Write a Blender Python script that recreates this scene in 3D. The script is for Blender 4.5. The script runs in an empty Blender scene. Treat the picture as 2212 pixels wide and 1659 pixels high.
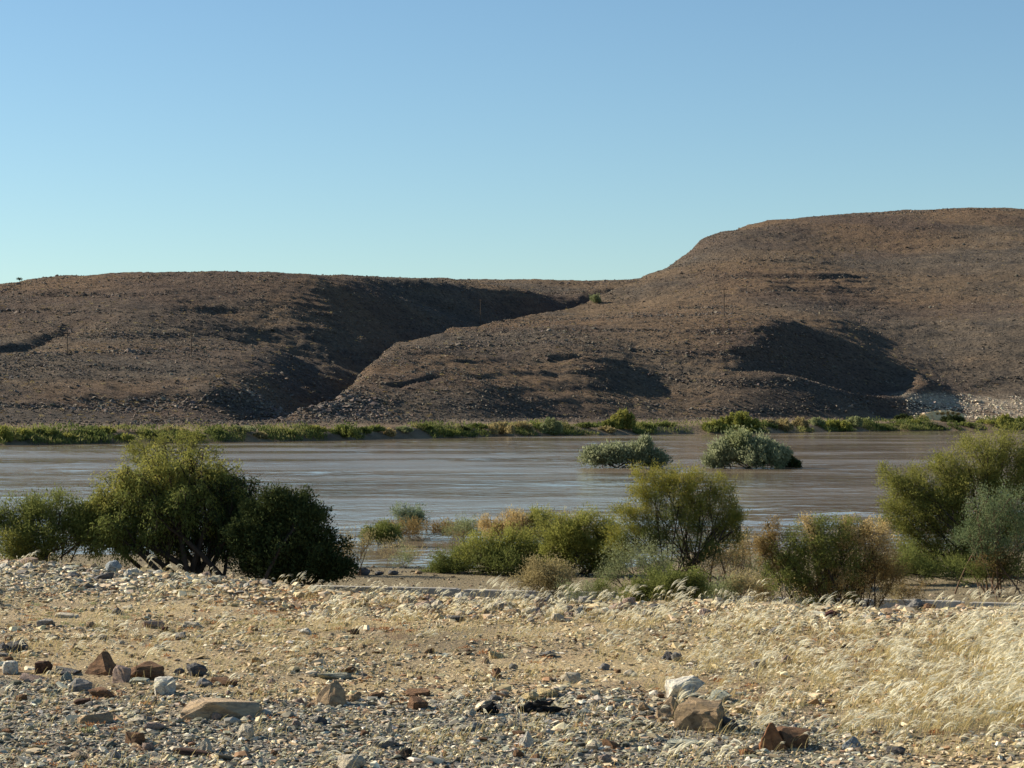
import bpy, math
import numpy as np
from mathutils import Vector

sc = bpy.context.scene
COL = sc.collection
# ---------------------------------------------------------------- camera, world, sun, exposure
EYE = 2.0
F = 4790.0            # focal length in units of a 2212 px wide picture
cam_d = bpy.data.cameras.new("camera")
cam_d.sensor_width = 36.0
cam_d.lens = 36.0 * F / 2212.0
cam_d.clip_start = 0.5
cam_d.clip_end = 9000
cam = bpy.data.objects.new("camera", cam_d)
COL.objects.link(cam)
cam.location = (0, 0, EYE)
cam.rotation_euler = (math.radians(90) + math.atan((880 - 829.5) / F), 0, 0)
sc.camera = cam

SUN_EL, SUN_AZ = 26.0, 19.0      # elevation; degrees beyond due left of the view
e, a = math.radians(SUN_EL), math.radians(SUN_AZ)
SD = Vector((-math.cos(e) * math.cos(a), math.cos(e) * math.sin(a), math.sin(e)))
w = bpy.data.worlds.new("World"); sc.world = w; w.use_nodes = True
nt = w.node_tree
sky = nt.nodes.new("ShaderNodeTexSky"); sky.sky_type = 'NISHITA'; sky.sun_disc = False
sky.sun_elevation = e
sky.sun_rotation = math.atan2(SD.x, SD.y)
sky.altitude = 300; sky.air_density = 1.0; sky.dust_density = 0.2; sky.ozone_density = 2.0
tn = nt.nodes.new('ShaderNodeMix'); tn.data_type = 'RGBA'; tn.blend_type = 'MULTIPLY'; tn.inputs[0].default_value = 1
tn.inputs[7].default_value = (.87, 1.03, 1.09, 1)      # the clear turquoise cast of the whole sky
nt.links.new(sky.outputs[0], tn.inputs[6]); nt.links.new(tn.outputs[2], nt.nodes['Background'].inputs[0])
nt.nodes['Background'].inputs[1].default_value = 0.063
sl = bpy.data.lights.new("sun", 'SUN'); sl.energy = 5.0; sl.angle = math.radians(0.5); sl.color = (1.0, 0.89, 0.72)
so = bpy.data.objects.new("sun", sl); COL.objects.link(so)
so.rotation_euler = SD.to_track_quat('Z', 'Y').to_euler()
vs = sc.view_settings
vs.view_transform = 'Standard'; vs.look = 'None'; vs.gamma = 1.0; vs.use_curve_mapping = False
vs.exposure = 0.9
sc.cycles.max_bounces = 6; sc.cycles.transparent_max_bounces = 8

RS = np.random.RandomState(7)
# ---------------------------------------------------------------- helpers
def mesh_np(name, v, f, mat=None, smooth=False, attrs=None):
    """v (n,3), f (m,k) index array (or list of arrays) -> mesh datablock"""
    me = bpy.data.meshes.new(name)
    v = np.asarray(v, np.float32)
    fl = f if isinstance(f, list) else [f]
    fl = [np.asarray(x, np.int32) for x in fl if len(x)]
    nl = sum(x.size for x in fl); nf = sum(len(x) for x in fl)
    me.vertices.add(len(v)); me.vertices.foreach_set('co', v.ravel())
    me.loops.add(nl); me.loops.foreach_set('vertex_index', np.concatenate([x.ravel() for x in fl]))
    tot = np.concatenate([np.full(len(x), x.shape[1], np.int32) for x in fl])
    me.polygons.add(nf)
    me.polygons.foreach_set('loop_start', np.concatenate([[0], np.cumsum(tot)[:-1]]).astype(np.int32))
    me.polygons.foreach_set('loop_total', tot)
    me.polygons.foreach_set('use_smooth', np.full(nf, smooth))
    if attrs:
        for k, (dom, dat) in attrs.items():
            dat = np.asarray(dat, np.float32)
            if dat.ndim == 1:
                at = me.attributes.new(k, 'FLOAT', dom); at.data.foreach_set('value', dat)
            else:
                at = me.attributes.new(k, 'FLOAT_COLOR', dom); at.data.foreach_set('color', dat.ravel())
    if mat: me.materials.append(mat)
    me.update(calc_edges=True)
    return me

def link(name, me, parent=None, **kw):
    o = bpy.data.objects.new(name, me); COL.objects.link(o)
    if parent: o.parent = parent
    for k, v in kw.items(): o[k] = v
    return o

def hsh(ix, iy, s):
    n = (ix.astype(np.int64) * 374761393 + iy.astype(np.int64) * 668265263 + s * 1442695041) & 0x7fffffff
    n = ((n ^ (n >> 13)) * 1274126177) & 0x7fffffff
    return ((n ^ (n >> 16)) & 0xffff) / 65535.0

def vnoise(x, y, s=0):
    ix = np.floor(x); iy = np.floor(y); fx = x - ix; fy = y - iy
    fx = fx * fx * fx * (fx * (fx * 6 - 15) + 10); fy = fy * fy * fy * (fy * (fy * 6 - 15) + 10)
    ix = ix.astype(np.int64); iy = iy.astype(np.int64)
    a_, b_, c_, d_ = hsh(ix, iy, s), hsh(ix + 1, iy, s), hsh(ix, iy + 1, s), hsh(ix + 1, iy + 1, s)
    return (a_ + (b_ - a_) * fx + (c_ - a_) * fy + (a_ - b_ - c_ + d_) * fx * fy) * 2 - 1

def fbm(x, y, s=0, oct=4, gain=.5):
    r = 0; am = 1; t = 0
    for k in range(oct):
        r = r + am * vnoise(x * 2 ** k + 17.3 * k, y * 2 ** k - 9.1 * k, s + k); t += am; am *= gain
    return r / t

def ridge(x, y, s=0, oct=4):
    r = 0; am = 1; t = 0
    for k in range(oct):
        r = r + am * (1 - 2 * np.abs(vnoise(x * 2 ** k, y * 2 ** k, s + k))); t += am; am *= .5
    return r / t

def sstep(a_, b_, x):
    t = np.clip((x - a_) / (b_ - a_), 0, 1); return t * t * (3 - 2 * t)

def smin(a_, b_, k):
    h = np.clip(.5 + .5 * (b_ - a_) / k, 0, 1)
    return b_ * (1 - h) + a_ * h - k * h * (1 - h)

def rel2(xd, yd, Y):     # picture position at distance Y -> world
    return np.array([(xd - 1106) / F * Y, Y, EYE + (880 - yd) / F * Y])

# ---------------------------------------------------------------- materials
def newmat(name):
    m = bpy.data.materials.new(name); m.use_nodes = True
    return m, m.node_tree.nodes, m.node_tree.links, m.node_tree.nodes['Principled BSDF']

def ramp(N, L, fac, stops, interp='LINEAR'):
    r = N.new('ShaderNodeValToRGB'); r.color_ramp.interpolation = interp
    cr = r.color_ramp
    while len(cr.elements) < len(stops): cr.elements.new(.5)
    for el, (p, c) in zip(cr.elements, stops):
        el.position = p; el.color = (*c, 1) if len(c) == 3 else c
    L.new(fac, r.inputs[0]); return r.outputs[0]

def noise(N, L, vec, scale, detail=6, rough=.6, dist=0, out='Fac'):
    n = N.new('ShaderNodeTexNoise'); n.inputs['Scale'].default_value = scale
    n.inputs['Detail'].default_value = detail; n.inputs['Roughness'].default_value = rough
    n.inputs['Distortion'].default_value = dist
    if vec: L.new(vec, n.inputs['Vector'])
    return n.outputs[out]

def mapping(N, L, vec, scale=(1, 1, 1)):
    m = N.new('ShaderNodeMapping'); m.inputs['Scale'].default_value = scale
    L.new(vec, m.inputs[0]); return m.outputs[0]

def mix(N, L, fac, a_, b_, mode='MIX'):
    m = N.new('ShaderNodeMix'); m.data_type = 'RGBA'; m.blend_type = mode
    for inp, v in ((m.inputs[0], fac), (m.inputs[6], a_), (m.inputs[7], b_)):
        if hasattr(v, 'is_linked') or hasattr(v, 'links'): L.new(v, inp)
        elif isinstance(v, (int, float)): inp.default_value = v
        else: inp.default_value = (*v, 1)
    return m.outputs[2]

def math_(N, L, op, a_, b_=None, clamp=False):
    m = N.new('ShaderNodeMath'); m.operation = op; m.use_clamp = clamp
    for inp, v in ((m.inputs[0], a_), (m.inputs[1], b_)):
        if v is None: continue
        if hasattr(v, 'links'): L.new(v, inp)
        else: inp.default_value = v
    return m.outputs[0]

def attr(N, name, kind='GEOMETRY', out='Fac'):
    n = N.new('ShaderNodeAttribute'); n.attribute_type = kind; n.attribute_name = name
    return n.outputs[out]

def pos(N):
    return N.new('ShaderNodeNewGeometry').outputs['Position']

def bump(N, L, h, dist, strength=1.0, normal=None):
    b = N.new('ShaderNodeBump'); b.inputs['Distance'].default_value = dist; b.inputs['Strength'].default_value = strength
    L.new(h, b.inputs['Height'])
    if normal: L.new(normal, b.inputs['Normal'])
    return b.outputs[0]

def mat_hill():
    m, N, L, B = newmat('stony_hill')
    p = pos(N)
    big = noise(N, L, p, .012, 4, .55)
    mid = noise(N, L, mapping(N, L, p, (1, 1, 3)), .09, 6, .65)
    fine = noise(N, L, p, 1.3, 5, .7)
    base = ramp(N, L, mid, [(.30, (.066, .059, .052)), (.5, (.114, .093, .072)), (.70, (.165, .130, .094))])
    red = mix(N, L, math_(N, L, 'MULTIPLY', ramp(N, L, big, [(.45, (0, 0, 0)), (.6, (1, 1, 1))]), .5), base, (.112, .070, .050))
    ston = ramp(N, L, fine, [(.34, (.35, .35, .36)), (.5, (1, 1, 1)), (.68, (1.55, 1.5, 1.4))])
    c = mix(N, L, 1.0, red, ston, 'MULTIPLY')
    straw = attr(N, 'straw')
    c = mix(N, L, math_(N, L, 'MULTIPLY', straw, math_(N, L, 'MULTIPLY', fine, 1.2), True), c, (.27, .17, .085))
    pale = attr(N, 'pale')
    pc = ramp(N, L, fine, [(.3, (.12, .10, .08)), (.5, (.40, .33, .24)), (.7, (.60, .52, .40))])
    c = mix(N, L, pale, c, pc)
    sandy = attr(N, 'bank')
    c = mix(N, L, sandy, c, ramp(N, L, mid, [(.35, (.20, .145, .095)), (.65, (.33, .26, .175))]))
    L.new(c, B.inputs['Base Color']); B.inputs['Roughness'].default_value = .95
    B.inputs['Specular IOR Level'].default_value = .1
    L.new(bump(N, L, noise(N, L, p, 1.1, 8, .75), 1.1, 1.0), B.inputs['Normal'])
    return m

def mat_ground():
    m, N, L, B = newmat('stony_ground')
    p = pos(N)
    big = noise(N, L, p, .45, 4, .6)
    fine = noise(N, L, p, 22, 6, .75)
    v = N.new('ShaderNodeTexVoronoi'); v.inputs['Scale'].default_value = 28; L.new(p, v.inputs['Vector'])
    base = ramp(N, L, big, [(.34, (.25, .195, .12)), (.5, (.40, .31, .185)), (.64, (.46, .355, .20))])
    c = mix(N, L, 1.0, base, ramp(N, L, fine, [(.3, (.5, .5, .5)), (.5, (1, 1, 1)), (.7, (1.4, 1.38, 1.3))]), 'MULTIPLY')
    g = attr(N, 'grey')
    c = mix(N, L, math_(N, L, 'MULTIPLY', g, .8), c, ramp(N, L, v.outputs['Color'], [(0, (.09, .09, .085)), (.5, (.2, .2, .185)), (1, (.4, .37, .32))]))
    rd = attr(N, 'red')
    c = mix(N, L, rd, c, ramp(N, L, fine, [(.35, (.10, .05, .03)), (.6, (.24, .13, .07))]))
    gr = attr(N, 'river')
    c = mix(N, L, gr, c, ramp(N, L, fine, [(.35, (.16, .13, .08)), (.6, (.27, .22, .135))]))
    L.new(c, B.inputs['Base Color']); B.inputs['Roughness'].default_value = .95
    B.inputs['Specular IOR Level'].default_value = .15
    h = math_(N, L, 'ADD', noise(N, L, p, 30, 6, .75), math_(N, L, 'MULTIPLY', v.outputs['Distance'], -.6))
    L.new(bump(N, L, h, .035, 1.0), B.inputs['Normal'])
    return m

def mat_water():
    m, N, L, B = newmat('muddy_water')
    p = pos(N)
    # the river flows along x: long low swells, patches of smoother and rougher water
    patch = noise(N, L, mapping(N, L, p, (.018, .05, 1)), 1, 5, .6, .6)
    silt = noise(N, L, mapping(N, L, p, (.03, .12, 1)), 1, 4, .6)
    c = ramp(N, L, silt, [(.3, (.185, .142, .096)), (.7, (.258, .202, .142))])
    L.new(c, B.inputs['Base Color'])
    B.inputs['IOR'].default_value = 1.33
    r = ramp(N, L, patch, [(.42, (.04, .04, .04)), (.60, (.16, .16, .16))])
    L.new(r, B.inputs['Roughness'])
    w1 = noise(N, L, mapping(N, L, p, (.5, .7, 1)), 1, 3, .55, .4)
    w2 = noise(N, L, mapping(N, L, p, (2.2, 2.6, 1)), 1, 3, .6, .3)
    b1 = bump(N, L, w1, .06, 1.0)
    L.new(bump(N, L, w2, .010, 1.0, b1), B.inputs['Normal'])
    return m

M_hill, M_ground, M_water = mat_hill(), mat_ground(), mat_water()

# ---------------------------------------------------------------- the far shore: bank, hills, side canyon
CP = []
def cps(*pts):
    for xd, yd, Y in pts:
        CP.append(((xd - 1106) / F * Y, Y, (880 - yd) / F * Y))
# bank at the water and foot of the hills
cps((-300, 925, 270), (0, 926, 285), (150, 920, 292), (300, 918, 302), (450, 914, 312), (600, 910, 325),
    (700, 900, 336), (900, 905, 356), (1200, 908, 388), (1500, 908, 415), (1700, 907, 425), (1900, 898, 452), (2212, 893, 470), (2500, 893, 490))
# left hill: front slope, bench, upper slope, skyline
cps((-300, 840, 325), (-300, 740, 430), (-300, 660, 500), (-300, 628, 560), (0, 850, 325), (0, 790, 370), (0, 745, 430), (200, 860, 333), (200, 785, 385), (200, 740, 440), (400, 870, 338), (400, 778, 398),
    (400, 738, 452), (550, 772, 410), (500, 862, 340), (600, 835, 352), (600, 737, 465), (650, 764, 418), (690, 749, 450),
    (0, 700, 465), (150, 698, 465), (300, 698, 465), (430, 706, 465), (0, 652, 505), (150, 646, 505), (300, 640, 505), (430, 645, 505), (560, 655, 505), (680, 672, 505),
    (0, 618, 560), (100, 600, 560), (300, 590, 560), (480, 586, 560), (600, 590, 560), (700, 600, 560), (-150, 622, 560))
def pl(*rows):
    for Y_, pts_ in rows:
        for X_, Z_ in pts_: CP.append((X_, Y_, Z_))
# plateau behind the left hill and beyond the side canyon (x, height above the eye)
pl((620, ((-150, 32), (-115, 34), (-80, 35.5), (-50, 36.2), (-30, 36.5))), (680, ((-150, 33), (-100, 36), (-60, 38), (-20, 39))),
   (750, ((-160, 34), (-80, 39), (-30, 42.2), (10, 42.8), (35, 42.6))), (820, ((-160, 35), (-60, 43), (20, 46), (70, 46.5), (110, 52))), (920, ((-160, 38), (-40, 47), (60, 50), (160, 58), (260, 62))),
   (1040, ((-160, 40), (60, 52), (260, 60))))
# right hill: rows across it, from the crest of its long spur to the right
cps((700, 865, 352), (800, 820, 385), (1000, 830, 388), (1200, 852, 412), (1400, 850, 434), (1600, 840, 434), (1740, 838, 440), (1850, 868, 447), (1960, 889, 456), (2010, 885, 462), (2040, 874, 472), (2060, 845, 487), (2100, 868, 478), (2212, 866, 484), (2212, 835, 500), (2500, 840, 510), (1650, 481, 722))
pl((435, ((-18, 11.5), (0, 9), (20, 7.5))), (480, ((-12, 16), (10, 17), (30, 17.6), (51, 17.8), (68, 17.2), (77, 14))), (503, ((87, 9.8), (93, 7.8), (125, 8.5), (150, 14))), (530, ((0, 20.5), (30, 22), (60, 22.5), (80, 20.5), (93, 15), (125, 17), (160, 23))),
   (580, ((15, 24.8), (40, 27.5), (70, 29), (100, 25.5), (130, 27), (170, 31))), (630, ((31, 35.2), (50, 39.5), (80, 41), (110, 38.5), (140, 39.5), (180, 42))), (670, ((46.5, 42.5), (56, 48.6), (80, 49.5), (110, 47.5), (150, 48.5), (200, 50))),
   (700, ((56, 51.6), (66, 54.5), (80, 56), (110, 56), (150, 55), (200, 54))), (740, ((76, 60.2), (100, 63.2), (130, 64), (165, 64), (210, 63))), (800, ((110, 67.5), (140, 70.5), (172, 71.8), (190, 71.2), (230, 70))),
   (860, ((120, 64), (170, 72), (230, 70))), (720, ((42, 40), (58, 46))), (690, ((25, 35), (42, 41))), (760, ((62, 47),)), (400, ((300, 0), (250, 0))), (600, ((260, 26), (320, 28))), (750, ((300, 60),)))
CP += [(-130.2, 577.0, 31.5), (-122.7, 584.0, 32.8), (-115.4, 578.0, 33.3), (-107.2, 567.0, 33.7), (-100.6, 563.0, 33.7), (-96.9, 576.0, 34.4), (-59.4, 562.0, 33.8), (-45.0, 606.0, 35.9), (-40.8, 638.0, 37.1), (-34.0, 637.0, 36.0), (-27.1, 629.0, 35.7), (44.7, 782.0, 44.8), (39.7, 647.0, 38.6), (51.4, 676.0, 45.2), (51.4, 676.0, 45.6), (56.2, 683.0, 49.9), (75.4, 731.0, 59.1), (83.6, 736.0, 61.1), (90.9, 733.0, 61.6), (113.9, 786.0, 67.9), (130.1, 785.0, 69.2), (147.3, 789.0, 69.9), (163.6, 773.0, 69.1), (176.9, 766.0, 67.1), (192.7, 773.0, 67.3), (-133.0, 576.0, 31.0), (-124.6, 552.0, 30.5), (-50.4, 567.0, 33.9), (-29.1, 677.0, 38.3), (37.7, 771.0, 43.4), (81.9, 721.0, 59.3), (184.9, 801.0, 70.8), (200.9, 806.0, 70.2), (-129.8, 562.0, 30.3), (-61.5, 582.0, 35.1), (-33.1, 620.0, 36.1), (-28.5, 662.0, 37.3), (46.6, 668.0, 41.7), (108.8, 751.0, 64.5), (144.1, 772.0, 68.4), (188.4, 816.0, 72.0), (203.9, 818.0, 71.3)]   # skyline points
CP = np.array(CP)

def tps_fit(P, lam=2.0):
    n = len(P); S = 100.0
    xy = P[:, :2] / S
    d2 = ((xy[:, None] - xy[None]) ** 2).sum(-1)
    K = .5 * d2 * np.log(d2 + 1e-9) + np.eye(n) * lam * 1e-3
    A = np.zeros((n + 3, n + 3)); A[:n, :n] = K
    Q = np.c_[np.ones(n), xy]; A[:n, n:] = Q; A[n:, :n] = Q.T
    return xy, np.linalg.solve(A, np.r_[P[:, 2], 0, 0, 0]), S
_T = tps_fit(CP)
def tps(x, y):
    xy, w_, S = _T; n = len(xy)
    x = x / S; y = y / S
    r = w_[n] + w_[n + 1] * x + w_[n + 2] * y
    for i in range(n):
        d2 = (x - xy[i, 0]) ** 2 + (y - xy[i, 1]) ** 2
        r = r + w_[i] * .5 * d2 * np.log(d2 + 1e-9)
    return r

def carve(z, x, y, pts, sl, sr, k=1.5, flat=1.0):
    """cut a gully along pts (x, y, floor): walls of slope sl on its left hand (walking up), sr on its right"""
    best = np.full_like(z, 1e9)
    for (x0, y0, z0), (x1, y1, z1) in zip(pts[:-1], pts[1:]):
        dx, dy = x1 - x0, y1 - y0; LL = dx * dx + dy * dy
        t = np.clip(((x - x0) * dx + (y - y0) * dy) / LL, 0, 1)
        px, py = x0 + t * dx, y0 + t * dy
        d = np.hypot(x - px, y - py)
        side = (dx * (y - y0) - dy * (x - x0)) / (LL ** .5 * np.maximum(d, .01))
        side = np.clip(side, -1, 1)
        s = sr + (sl - sr) * (.5 + .5 * side)
        best = np.minimum(best, z0 + t * (z1 - z0) + s * np.maximum(d - flat, 0))
    return smin(z, best, k)

CANYON = [(-36, 312, -4), (-34.5, 350, -2.8), (-33.5, 400, .3), (-33, 450, 3.3), (-22, 500, 6), (-6, 555, 10), (10, 600, 13), (28, 655, 18), (45, 705, 26), (64, 750, 33), (90, 800, 38)]
TRIB = [(-26, 482, 5), (-37, 476, 7.5), (-50, 469, 10.8), (-62, 466, 14)]
SMALL = [(-97, 418, 8.5), (-93, 440, 11.5), (-92, 462, 16.5)]
BOWL = [(29, 436, 8.5), (38, 441, 7.2), (52, 450, 5), (64, 457, 3), (75, 466, 1.2), (80, 477, 3.2), (85, 491, 6.5)]
SCARP1 = [(8, 437, 8.0), (18, 443, 9.3)]
SCARP2 = [(-22, 383, 3.0), (-12, 398, 5.2)]
def bankline(x):
    return np.interp(x, [-120, -60.7, -41, -28.7, -16.3, 0, 31, 42, 70, 101.6, 180], [225, 263, 280, 295, 317, 342, 376, 382, 420, 440, 480])

def far_z(x, y):
    wx = x + 5 * fbm(x / 30, y / 30, 3, 3); wy = y + 5 * fbm(x / 30, y / 30, 9, 3)
    z = tps(x, y)
    z = carve(z, wx, wy, CANYON, .66, 1.8, 3.0, 2.5)
    t_ = sstep(-21, -30, wx)
    z = z * (1 - t_) + t_ * carve(z, wx, wy, TRIB, .30, .42, 4.0, 1)
    z = carve(z, wx, wy, SMALL, .75, .35, 1.2, 1)
    z = carve(z, wx * .5 + x * .5, wy * .5 + y * .5, BOWL, .72, .22, 1.2, 1.0)
    z = carve(z, wx, wy, SCARP1, 1.3, .3, .6, .5)
    z = carve(z, wx, wy, SCARP2, 1.3, .3, .6, .5)
    yb = bankline(x)
    d = y - yb                                       # metres behind the water's edge
    hill = sstep(20, 60, d)
    # ribs and gullies, ledges of harder rock
    z = z + hill * ((.8 * fbm(x / 26, y / 34, 21, 4) + .4 * ridge(x / 55, y / 80, 31, 3)))
    q = z + 3.4 * fbm(x / 45, y / 45, 41, 4)
    for per, am, s in ((5.2, .60, 51), (2.3, .30, 61)):
        ph = q / per; fr = ph - np.floor(ph)
        step = sstep(.0, .22, fr) - fr
        msk = sstep(-.05, .45, fbm(x / 40, y / 55, s, 3))
        z = z + hill * msk * am * step * 1.5 * (1 - sstep(34, 50, z))
    z = z + hill * (.34 * fbm(x / 4.2, y / 4.2, 71, 3) + .22 * ridge(x / 1.9, y / 1.9, 81, 2))
    bk = -3.0 + .35 * fbm(x / 9, y / 9, 5, 3) + 1.0 * sstep(8, 26, d)
    z = bk + (np.maximum(z, bk) - bk) * sstep(8, 22, d)
    z = np.where(d < 8, -4.5 + (z + 4.5) * sstep(-1, 7, d) - 2.0 * sstep(2, -10, d), z)
    return z + EYE

def ledge_at(x, y, z):
    q = z - EYE + 3.4 * fbm(x / 45, y / 45, 41, 4)
    fr = q / 5.2 - np.floor(q / 5.2)
    return (fr < .24) * sstep(-.05, .35, fbm(x / 40, y / 55, 51, 3)) + .35 * (fr < .24)
def axis_grid(segs):
    out = [segs[0][0]]
    for lo, hi, st in segs:
        n = max(1, int(round((hi - lo) / st))); out += list(np.linspace(lo, hi, n + 1)[1:])
    return np.array(out)
def grid_mesh(xs, ys, zf, afun=None):
    X, Y = np.meshgrid(xs, ys); x = X.ravel(); y = Y.ravel()
    z = zf(x, y); nx = len(xs)
    i = (np.arange(len(ys) - 1)[:, None] * nx + np.arange(nx - 1)[None]).ravel()
    f = np.c_[i, i + 1, i + 1 + nx, i + nx]
    return np.c_[x, y, z], f

xs = axis_grid([(-420, -130, 8), (-130, -112, 1.5), (-112, 185, .68), (185, 215, 2), (215, 520, 9)])
ys = axis_grid([(215, 262, 1.5), (262, 480, .6), (480, 620, .8), (620, 830, 1.2), (830, 1100, 9)])
V, FC = grid_mesh(xs, ys, far_z)
x, y, z = V.T
def table(xs, ys, z):
    Z = z.reshape(len(ys), len(xs))
    def f(x, y):
        x = np.clip(x, xs[0], xs[-1]); y = np.clip(y, ys[0], ys[-1])
        i = np.clip(np.searchsorted(xs, x) - 1, 0, len(xs) - 2); j = np.clip(np.searchsorted(ys, y) - 1, 0, len(ys) - 2)
        u = (x - xs[i]) / (xs[i + 1] - xs[i]); v = (y - ys[j]) / (ys[j + 1] - ys[j])
        return (Z[j, i] * (1 - u) + Z[j, i + 1] * u) * (1 - v) + (Z[j + 1, i] * (1 - u) + Z[j + 1, i + 1] * u) * v
    return f
far_t = table(xs, ys, z)
d = y - bankline(x)
bank = 1 - sstep(14, 26, d + 4 * fbm(x / 8, y / 8, 7, 2))
straw = sstep(.0, .5, fbm(x / 38, y / 38, 91, 3) + .25) * .55
gz = np.gradient(z.reshape(len(ys), len(xs)), ys, axis=0).ravel()
straw = straw * (1 - sstep(.25, .5, np.abs(gz)))
pxd = 1106 + F * x / y; pyd = 880 - F * (z - EYE) / y
PALE_W = np.array([(82, 458), (90, 470), (100, 490), (112, 515), (125, 475), (140, 500), (108, 462), (84, 450)])
def pale_at(x, y, z):
    r = z - EYE
    on = sstep(76, 88, x) * sstep(3.4, 1.2, r - 2.2 * fbm(x / 14, y / 14, 17, 3))
    chute = 0
    return np.clip(np.maximum(on, chute), 0, 1) * sstep(10, 20, y - bankline(x))
pale = pale_at(x, y, z) * sstep(-.45, .1, fbm(x / 6, y / 6, 19, 3))
me = mesh_np('far_hills', V, FC, M_hill, True, {'bank': ('POINT', bank), 'straw': ('POINT', straw), 'pale': ('POINT', pale)})
link('hills', me, kind='structure')

# ---------------------------------------------------------------- the near shore
def crest_y(x):
    return np.interp(x, [-12, -6.9, -4.6, -3.0, -1.8, .5, 2.4, 3.6, 5.2, 9], [30.2, 29.2, 27.2, 25.4, 23.9, 22.7, 22.2, 21.9, 22.3, 23.4])
def kerb_y(x): return 39.5 - .31 * x * sstep(-30, 3, x)
def near_z(x, y):
    yc = crest_y(x) + .35 * fbm(x / 1.1, y * 0, 13, 3)
    top = .05 * fbm(x / 2.5, y / 2.5, 1, 4) + .018 * fbm(x / .35, y / .35, 2, 3)
    top = top + .035 * np.exp(-((y - yc + .7) / .9) ** 2) * (1 + .5 * fbm(x / .8, y / .8, 23, 3))
    top = top - .02
    low = -1.42 + .03 * fbm(x / 1.5, y / 1.5, 6, 4)
    # kerb behind which the verge is level with its top
    ky = kerb_y(x)
    low = low + .11 * sstep(.18, .26, y - ky) + .05 * sstep(.3, 3, y - ky)
    drop = sstep(0, 1, (y - yc) / 5.2)
    lin = np.clip((y - yc) / 5.6, 0, 1)
    z = top + (low - top) * (.5 * drop + .5 * lin)
    edge = 45.0 + .8 * fbm(x / 3, y / 3, 8, 3) + 5.5 * sstep(2.2, 5, x) + 4 * sstep(-3.5, -6, x)
    riv = -2.75 + .1 * fbm(x / 2, y / 2, 33, 3)
    z = z + (riv - z) * sstep(0, 6.5, y - edge)
    return z
xs = axis_grid([(-60, -11, 1.2), (-11, 11, .09), (11, 60, 1.2)])
ys = axis_grid([(-25, 9, 1.2), (9, 31, .09), (31, 47, .15), (47, 95, .8)])
V, FC = grid_mesh(xs, ys, near_z)
x, y, z = V.T
near_t = table(xs, ys, z)
def grey_at(x, y):
    g = sstep(15.9, 14.6, y + 3.0 * fbm(x / 1.3, y / 1.6, 15, 4) - .12 * np.abs(x)) * sstep(2.4, 1.4, x + .8 * fbm(x, y, 44, 2)) 
    g2 = sstep(2.7, 3.3, x) * sstep(14.0, 13.3, y + .5 * fbm(x, y, 45, 3))
    g3 = sstep(-2.4, -3.6, x + .5 * fbm(x, y, 46, 3)) * sstep(2.6, .8, np.abs(y - 24.0 + .4 * x))
    return np.clip(g + g2 + g3 * .7, 0, 1)
def red_at(x, y):
    r = sstep(.18, .42, fbm(x / 1.3, y / 1.8, 66, 3)) * sstep(.1, .4, fbm(x / .35, y / .5, 67, 2) + .2)
    c = sstep(1.8, .4, np.abs(y - crest_y(x) + 1.0)) * sstep(.5, -1.2, np.abs(x + 2.2) - 2)
    return np.clip(.45 * r + .8 * c, 0, 1)
river = sstep(28, 31, y)
me = mesh_np('near_ground', V, FC, M_ground, True, {'grey': ('POINT', grey_at(x, y)), 'red': ('POINT', red_at(x, y) * (1 - river)), 'river': ('POINT', river)})
link('ground', me, kind='structure')

# wide sheet under everything, out to the horizon
me = mesh_np('wide', [(-5000, -3000, -9), (5000, -3000, -9), (5000, 8000, -9), (-5000, 8000, -9)], np.array([[0, 1, 2, 3]]), M_ground)
link('plain', me, kind='structure')

# ---------------------------------------------------------------- the river
WZ = EYE - 4.5
def water_z(x, y):
    n = .040 * fbm(x / 1.9 + .15 * y, y / 2.3, 101, 3) * (.45 + 1.2 * sstep(-.3, .4, fbm(x / 14, y / 18, 107, 4))) + .055 * fbm(x / 8, y / 7, 111, 2)
    calm = sstep(58, 85, y) * .85 + .15
    return WZ + n * calm
xs = axis_grid([(-900, -75, 15), (-75, 112, .55), (112, 900, 15)])
ys = axis_grid([(44, 140, .42), (140, 300, .8), (300, 500, 1.5)])
V, FC = grid_mesh(xs, ys, water_z)
link('river', mesh_np('river', V, FC, M_water, True), kind='structure')

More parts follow.
